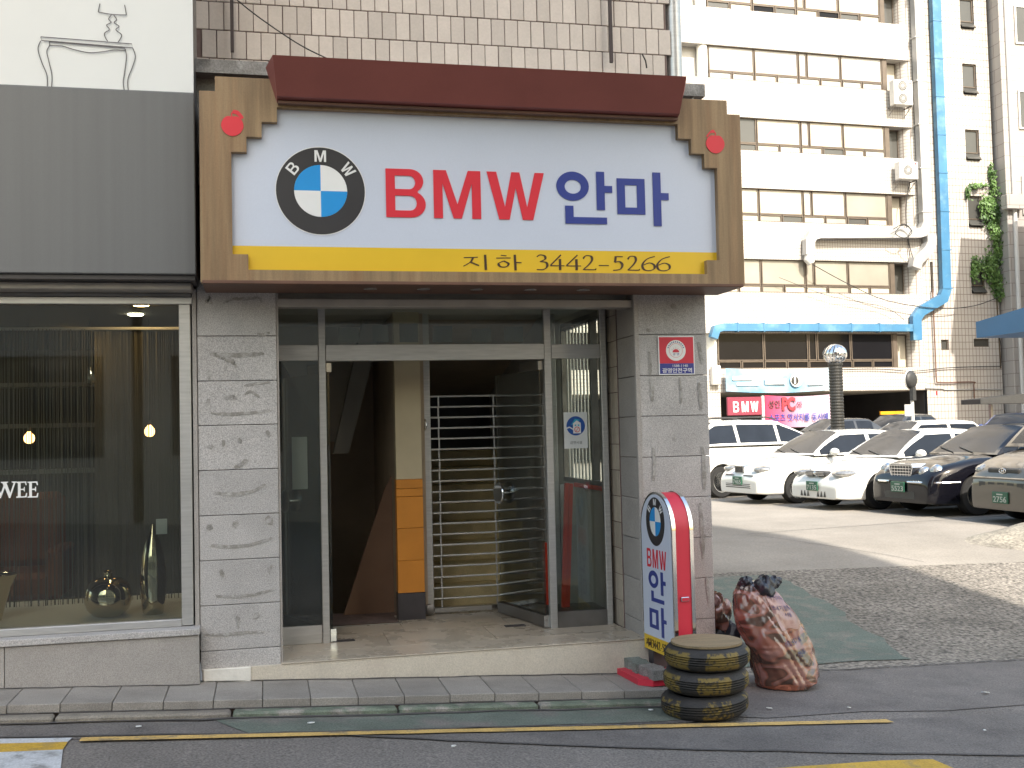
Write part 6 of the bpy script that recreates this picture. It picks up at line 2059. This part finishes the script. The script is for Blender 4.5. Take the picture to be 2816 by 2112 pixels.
HEAD = R(180 + 13)
def sedan(L=4.45, hw=.85, roof=1.42, belt=.93, hood=.80, wr=.305, **k):
    h2 = L / 2
    S = dict(L=L, hw=hw, roof=roof, belt=belt, wr=wr, axles=(h2 - .88, -h2 + .98),
             top=[(-h2, .62), (-h2 + .06, .86), (-h2 + .25, belt + .01), (-h2 + .8, belt + .03), (h2 - 1.38, belt + .005), (h2 - .95, hood + .07), (h2 - .45, hood - .02), (h2 - .15, hood - .12), (h2 - .04, hood - .24), (h2, hood - .36)],
             bot=[(-h2, .36), (-h2 + .2, .24), (-h2 + .6, .19), (h2 - .6, .18), (h2 - .15, .19), (h2, .215)],
             plan=[(-h2, .80), (-h2 + .12, .90), (-h2 + .5, .985), (0, 1.0), (h2 - .75, .995), (h2 - .40, .97), (h2 - .15, .90), (h2 - .04, .84), (h2, .78)],
             cab=(h2 - 1.28, h2 - 2.02, -h2 + 1.22, -h2 + .62), pill=[], pillars=[], bays=[], plate=(h2 + .012, .47, .34))
    xb, xc = S['cab'][1], S['cab'][2]
    mid = (xb + xc) / 2 - .02
    S['pill'] = [mid + .045, mid - .045, xc + .16]
    S['pillars'] = [(mid - .045, mid + .045)]
    S['bays'] = [(mid + .045, S['cab'][0] - .1), (xc - .12, mid - .045)]
    S.update(k)
    return S

# --- white sedan with the small upright grille
S = sedan(4.5, .86, 1.44, .93, .82, plate=(2.262, .46, .34))
c1 = car('white_sedan', 'white sedan with a small upright grille, plate 7465', (11.55, 13.3, ZLOT), R(180 + 7), S, 'paint_white', '7465')
h2 = S['L'] / 2
MB().cbox(h2 - .20, h2 - .035, -.16, .16, .60, .765, .02).build('grille', 'chrome', c1)
for k in range(7):
    MB().box(h2 - .036, h2 - .028, -.14 + k * .044, -.122 + k * .044, .62, .75).build('grille_slat', 'plastic_dark', c1)
for sd in (-1, 1):
    ell(c1, 'headlight', (h2 - .245, sd * .56, .685), .19, .20, .075, 'lamp_glass')
    ell(c1, 'fog_light', (h2 - .115, sd * .52, .37), .07, .06, .04, 'lamp_glass')
    MB().box(h2 - .06, h2 - .022, sd * .34 - .16, sd * .34 + .16, .555, .575).build('bumper_trim', 'plastic_dark', c1)
MB().box(h2 - .10, h2 + .004, -.46, .46, .315, .40).build('lower_intake', 'plastic_dark', c1)
for z in (.335, .37):
    MB().box(h2 - .09, h2 + .010, -.46, .46, z, z + .016).build('intake_slat', 'paint_white', c1)
# --- white sedan with twin-port grille and low bumper
S = sedan(4.48, .86, 1.43, .91, .78, wr=.315, spokes=5, plate=(2.262, .43, .34))
c2 = car('white_sedan', 'white sedan with a twin-port grille and low skirted bumper, plate 7135', (12.02, 11.1, ZLOT), R(180 + 7), S, 'paint_white', '7135')
for sd in (-1, 1):
    ell(c2, 'headlight', (h2 - .285, sd * .58, .655), .23, .22, .075, 'lamp_glass')
    MB().cbox(h2 - .22, h2 - .045, sd * .165 - .14, sd * .165 + .14, .60, .70, .03).build('grille', 'plastic_dark', c2)
    for k in range(3):
        MB().box(h2 - .046, h2 - .035, sd * .165 - .13, sd * .165 + .13, .622 + k * .024, .630 + k * .024).build('grille_slat', 'chrome', c2)
    MB().cbox(h2 - .14, h2 - .03, sd * .56 - .11, sd * .56 + .11, .29, .41, .03).build('fog_recess', 'plastic_dark', c2)
    for k in range(3):
        mb = MB().prism([(sd * (.12 + k * .10), .24), (sd * (.18 + k * .10), .24), (sd * (.155 + k * .10), .34)][::sd], 'x', h2 - .08, h2 + .004)
        mb.build('intake_tooth', 'plastic_dark', c2)
ell(c2, 'badge', (h2 - .055, 0, .66), .02, .035, .035, 'chrome')
MB().box(h2 - .12, h2 - .03, -.60, .60, .205, .225).build('splitter', 'paint_white', c2)
# --- black saloon with the big chrome grille
S = sedan(4.98, .925, 1.49, .97, .90, wr=.335, spokes=10, plate=(2.515, .47, .36))
c3 = car('black_saloon', 'black saloon with a big chrome grille and twin oval headlights, plate 5523', (12.9, 9.2, ZLOT), R(180 + 4), S, 'paint_black', '5523')
h3 = S['L'] / 2
gp_ = [(-.24, .58), (.24, .58), (.32, .80), (.29, .86), (-.29, .86), (-.32, .80)]
MB().prism(gp_, 'x', h3 - .32, h3 - .045).build('grille', 'chrome', c3)
gin = [(p[0] * .9, .72 + (p[1] - .72) * .86) for p in gp_]
gg = MB().prism(gin, 'x', h3 - .2, h3 - .042).build('grille_mesh', 'plastic_dark', c3)
for k in range(5):
    z = .62 + k * .05
    MB().box(h3 - .043, h3 - .034, -.25 - .012 * k, .25 + .012 * k, z, z + .011).build('grille_slat', 'chrome', c3)
for k in range(-3, 4):
    MB().box(h3 - .042, h3 - .035, k * .075 - .006, k * .075 + .006, .61, .83).build('grille_slat', 'chrome', c3)
for sd in (-1, 1):
    for yy, r_, zz in ((.46, .095, .70), (.655, .115, .72)):
        ell(c3, 'headlight_bezel', (h3 - (.185 if yy < .5 else .26), sd * yy, zz), .10, r_ + .012, r_ + .022, 'chrome')
        ell(c3, 'headlight', (h3 - (.165 if yy < .5 else .24), sd * yy, zz), .10, r_, r_ + .008, 'lamp_glass')
    MB().tube([(h3 + .004, sd * .24, .56), (h3 - .015, sd * .55, .56), (h3 - .10, sd * .775, .56), (h3 - .22, sd * .845, .56), (h3 - .5, sd * .905, .56)], .02, 8).build('bumper_trim', 'chrome', c3, smooth=True)
    MB().box(h3 - .12, h3 - .02, sd * .52 - .13, sd * .52 + .13, .335, .375).build('fog_light', 'lamp_glass', c3)
MB().box(h3 - .10, h3 + .002, -.40, .40, .28, .40).build('lower_intake', 'plastic_dark', c3)
# --- taupe van at the right edge
S = sedan(4.7, .91, 1.92, 1.12, 1.02, wr=.325, spokes=6, crown=.03)
h4 = 2.35
S.update(top=[(-h4, 1.0), (-h4 + .1, 1.12), (h4 - 1.0, 1.13), (h4 - .55, 1.04), (h4 - .22, .93), (h4 - .06, .80), (h4, .60)],
         cab=(h4 - .72, h4 - 1.45, -h4 + .25, -h4 + .06), plate=(h4 + .012, .40, .36), tumble=.26)
S['pill'] = [.5, .42, -.9, -.98]
S['pillars'] = [(.42, .5), (-.98, -.9)]
S['bays'] = [(.5, h4 - .9), (-.9, .42), (-2.2, -.98)]
c4 = car('taupe_van', 'taupe van cut by the right edge of the photo, plate 2756', (13.02, 6.72, ZLOT), R(180 - 1), S, 'paint_tan', '2756')
MB().cbox(h4 - .2, h4 - .045, -.36, .36, .755, .835, .02).build('grille', 'plastic_dark', c4)
mb = MB(); mb.tube([(h4 - .043, .075 * math.cos(a), .795 + .036 * math.sin(a)) for a in [2 * math.pi * k / 24 for k in range(25)]], .007, 6)
mb.tube([(h4 - .043, -.03, .77), (h4 - .043, -.018, .82)], .007, 6).tube([(h4 - .043, .018, .77), (h4 - .043, .03, .82)], .007, 6).tube([(h4 - .043, -.024, .792), (h4 - .043, .024, .798)], .007, 6)
mb.build('emblem', 'chrome', c4, smooth=True)
for sd in (-1, 1):
    ell(c4, 'headlight', (h4 - .23, sd * .62, .79), .17, .19, .10, 'lamp_glass')
for k in range(-2, 3):
    MB().cbox(h4 - .1, h4 - .002, k * .22 - .095, k * .22 + .095, .53, .64, .02).build('intake', 'plastic_dark', c4)
MB().cbox(h4 - .16, h4 - .01, -.70, .70, .655, .70, .015).build('bumper_lip', 'paint_tan', c4)
MB().cbox(h4 - .16, h4 - .012, -.68, .68, .30, .335, .012).build('bumper_lip', 'plastic_dark', c4)
# --- white estate seen from its side, nose away
S = sedan(4.68, .93, 1.70, 1.13, 1.0, wr=.345, spokes=5)
h5 = 2.34
S.update(top=[(-h5, .80), (-h5 + .08, 1.08), (-h5 + .25, 1.13), (h5 - 1.2, 1.12), (h5 - .7, 1.02), (h5 - .25, .88), (h5, .62)],
         cab=(h5 - .95, h5 - 1.95, -h5 + .95, -h5 + .12), tumble=.36)
S['pill'] = [.30, .22, -.82, -.90, -1.6]
S['pillars'] = [(.22, .30), (-.90, -.82)]
S['bays'] = [(.30, h5 - 1.0), (-.82, .22), (-2.05, -.90)]
c5_ = car('white_suv', 'white estate seen from its side behind the granite pillar, roof rails on top', (10.86, 15.9, ZLOT), R(13), S, 'paint_white')
for sd in (-1, 1):
    MB().tube([(-1.6, sd * .62, 1.70), (-1.4, sd * .64, 1.745), (.1, sd * .64, 1.745), (.35, sd * .62, 1.69)], .018, 8).build('roof_rail', 'plastic_dark', c5_, smooth=True)
    ell(c5_, 'tail_light', (-h5 + .10, sd * .80, 1.12), .10, .10, .17, 'tail')
# --- cars in the row behind, only roofs show
S = sedan(4.5, .86, 1.45)
c6 = car('grey_car', 'dark car behind the vent pipe, only its roof showing', (19.3, 27.0, ZLOT + .30), R(185), S, 'paint_dark')
S = sedan(4.6, .90, 1.68, 1.05, .98, wr=.34)
c7 = car('dark_suv', 'dark tall car in the back row in front of the undercroft', (22.2, 27.6, ZLOT + .18), R(200), S, 'paint_dark')
S = sedan(4.9, .88, 1.95, 1.15, 1.0, wr=.33)
S.update(top=[(-2.45, .9), (-2.35, 1.15), (1.5, 1.15), (2.0, 1.05), (2.3, .9), (2.45, .6)], cab=(1.75, 1.15, -2.3, -2.44), tumble=.16)
S['pill'] = [.4, .32]; S['pillars'] = [(.32, .4)]; S['bays'] = [(.4, 1.6), (-2.2, .32)]
S = sedan(5.0, .90, 1.60, 1.0, .9)
c8 = car('white_car', 'white car in the second row, only its long flat roof showing', (16.9, 18.3, ZLOT), R(188), S, 'paint_white')
S = sedan(4.4, .86, 1.45)
c9 = car('blue_car', 'blue car far back by the dark awning', (26.3, 26.8, ZLOT + .35), R(215), S, 'paint_blue')

for o in WP:
    if 'worldparts' in o:
        del o['worldparts']
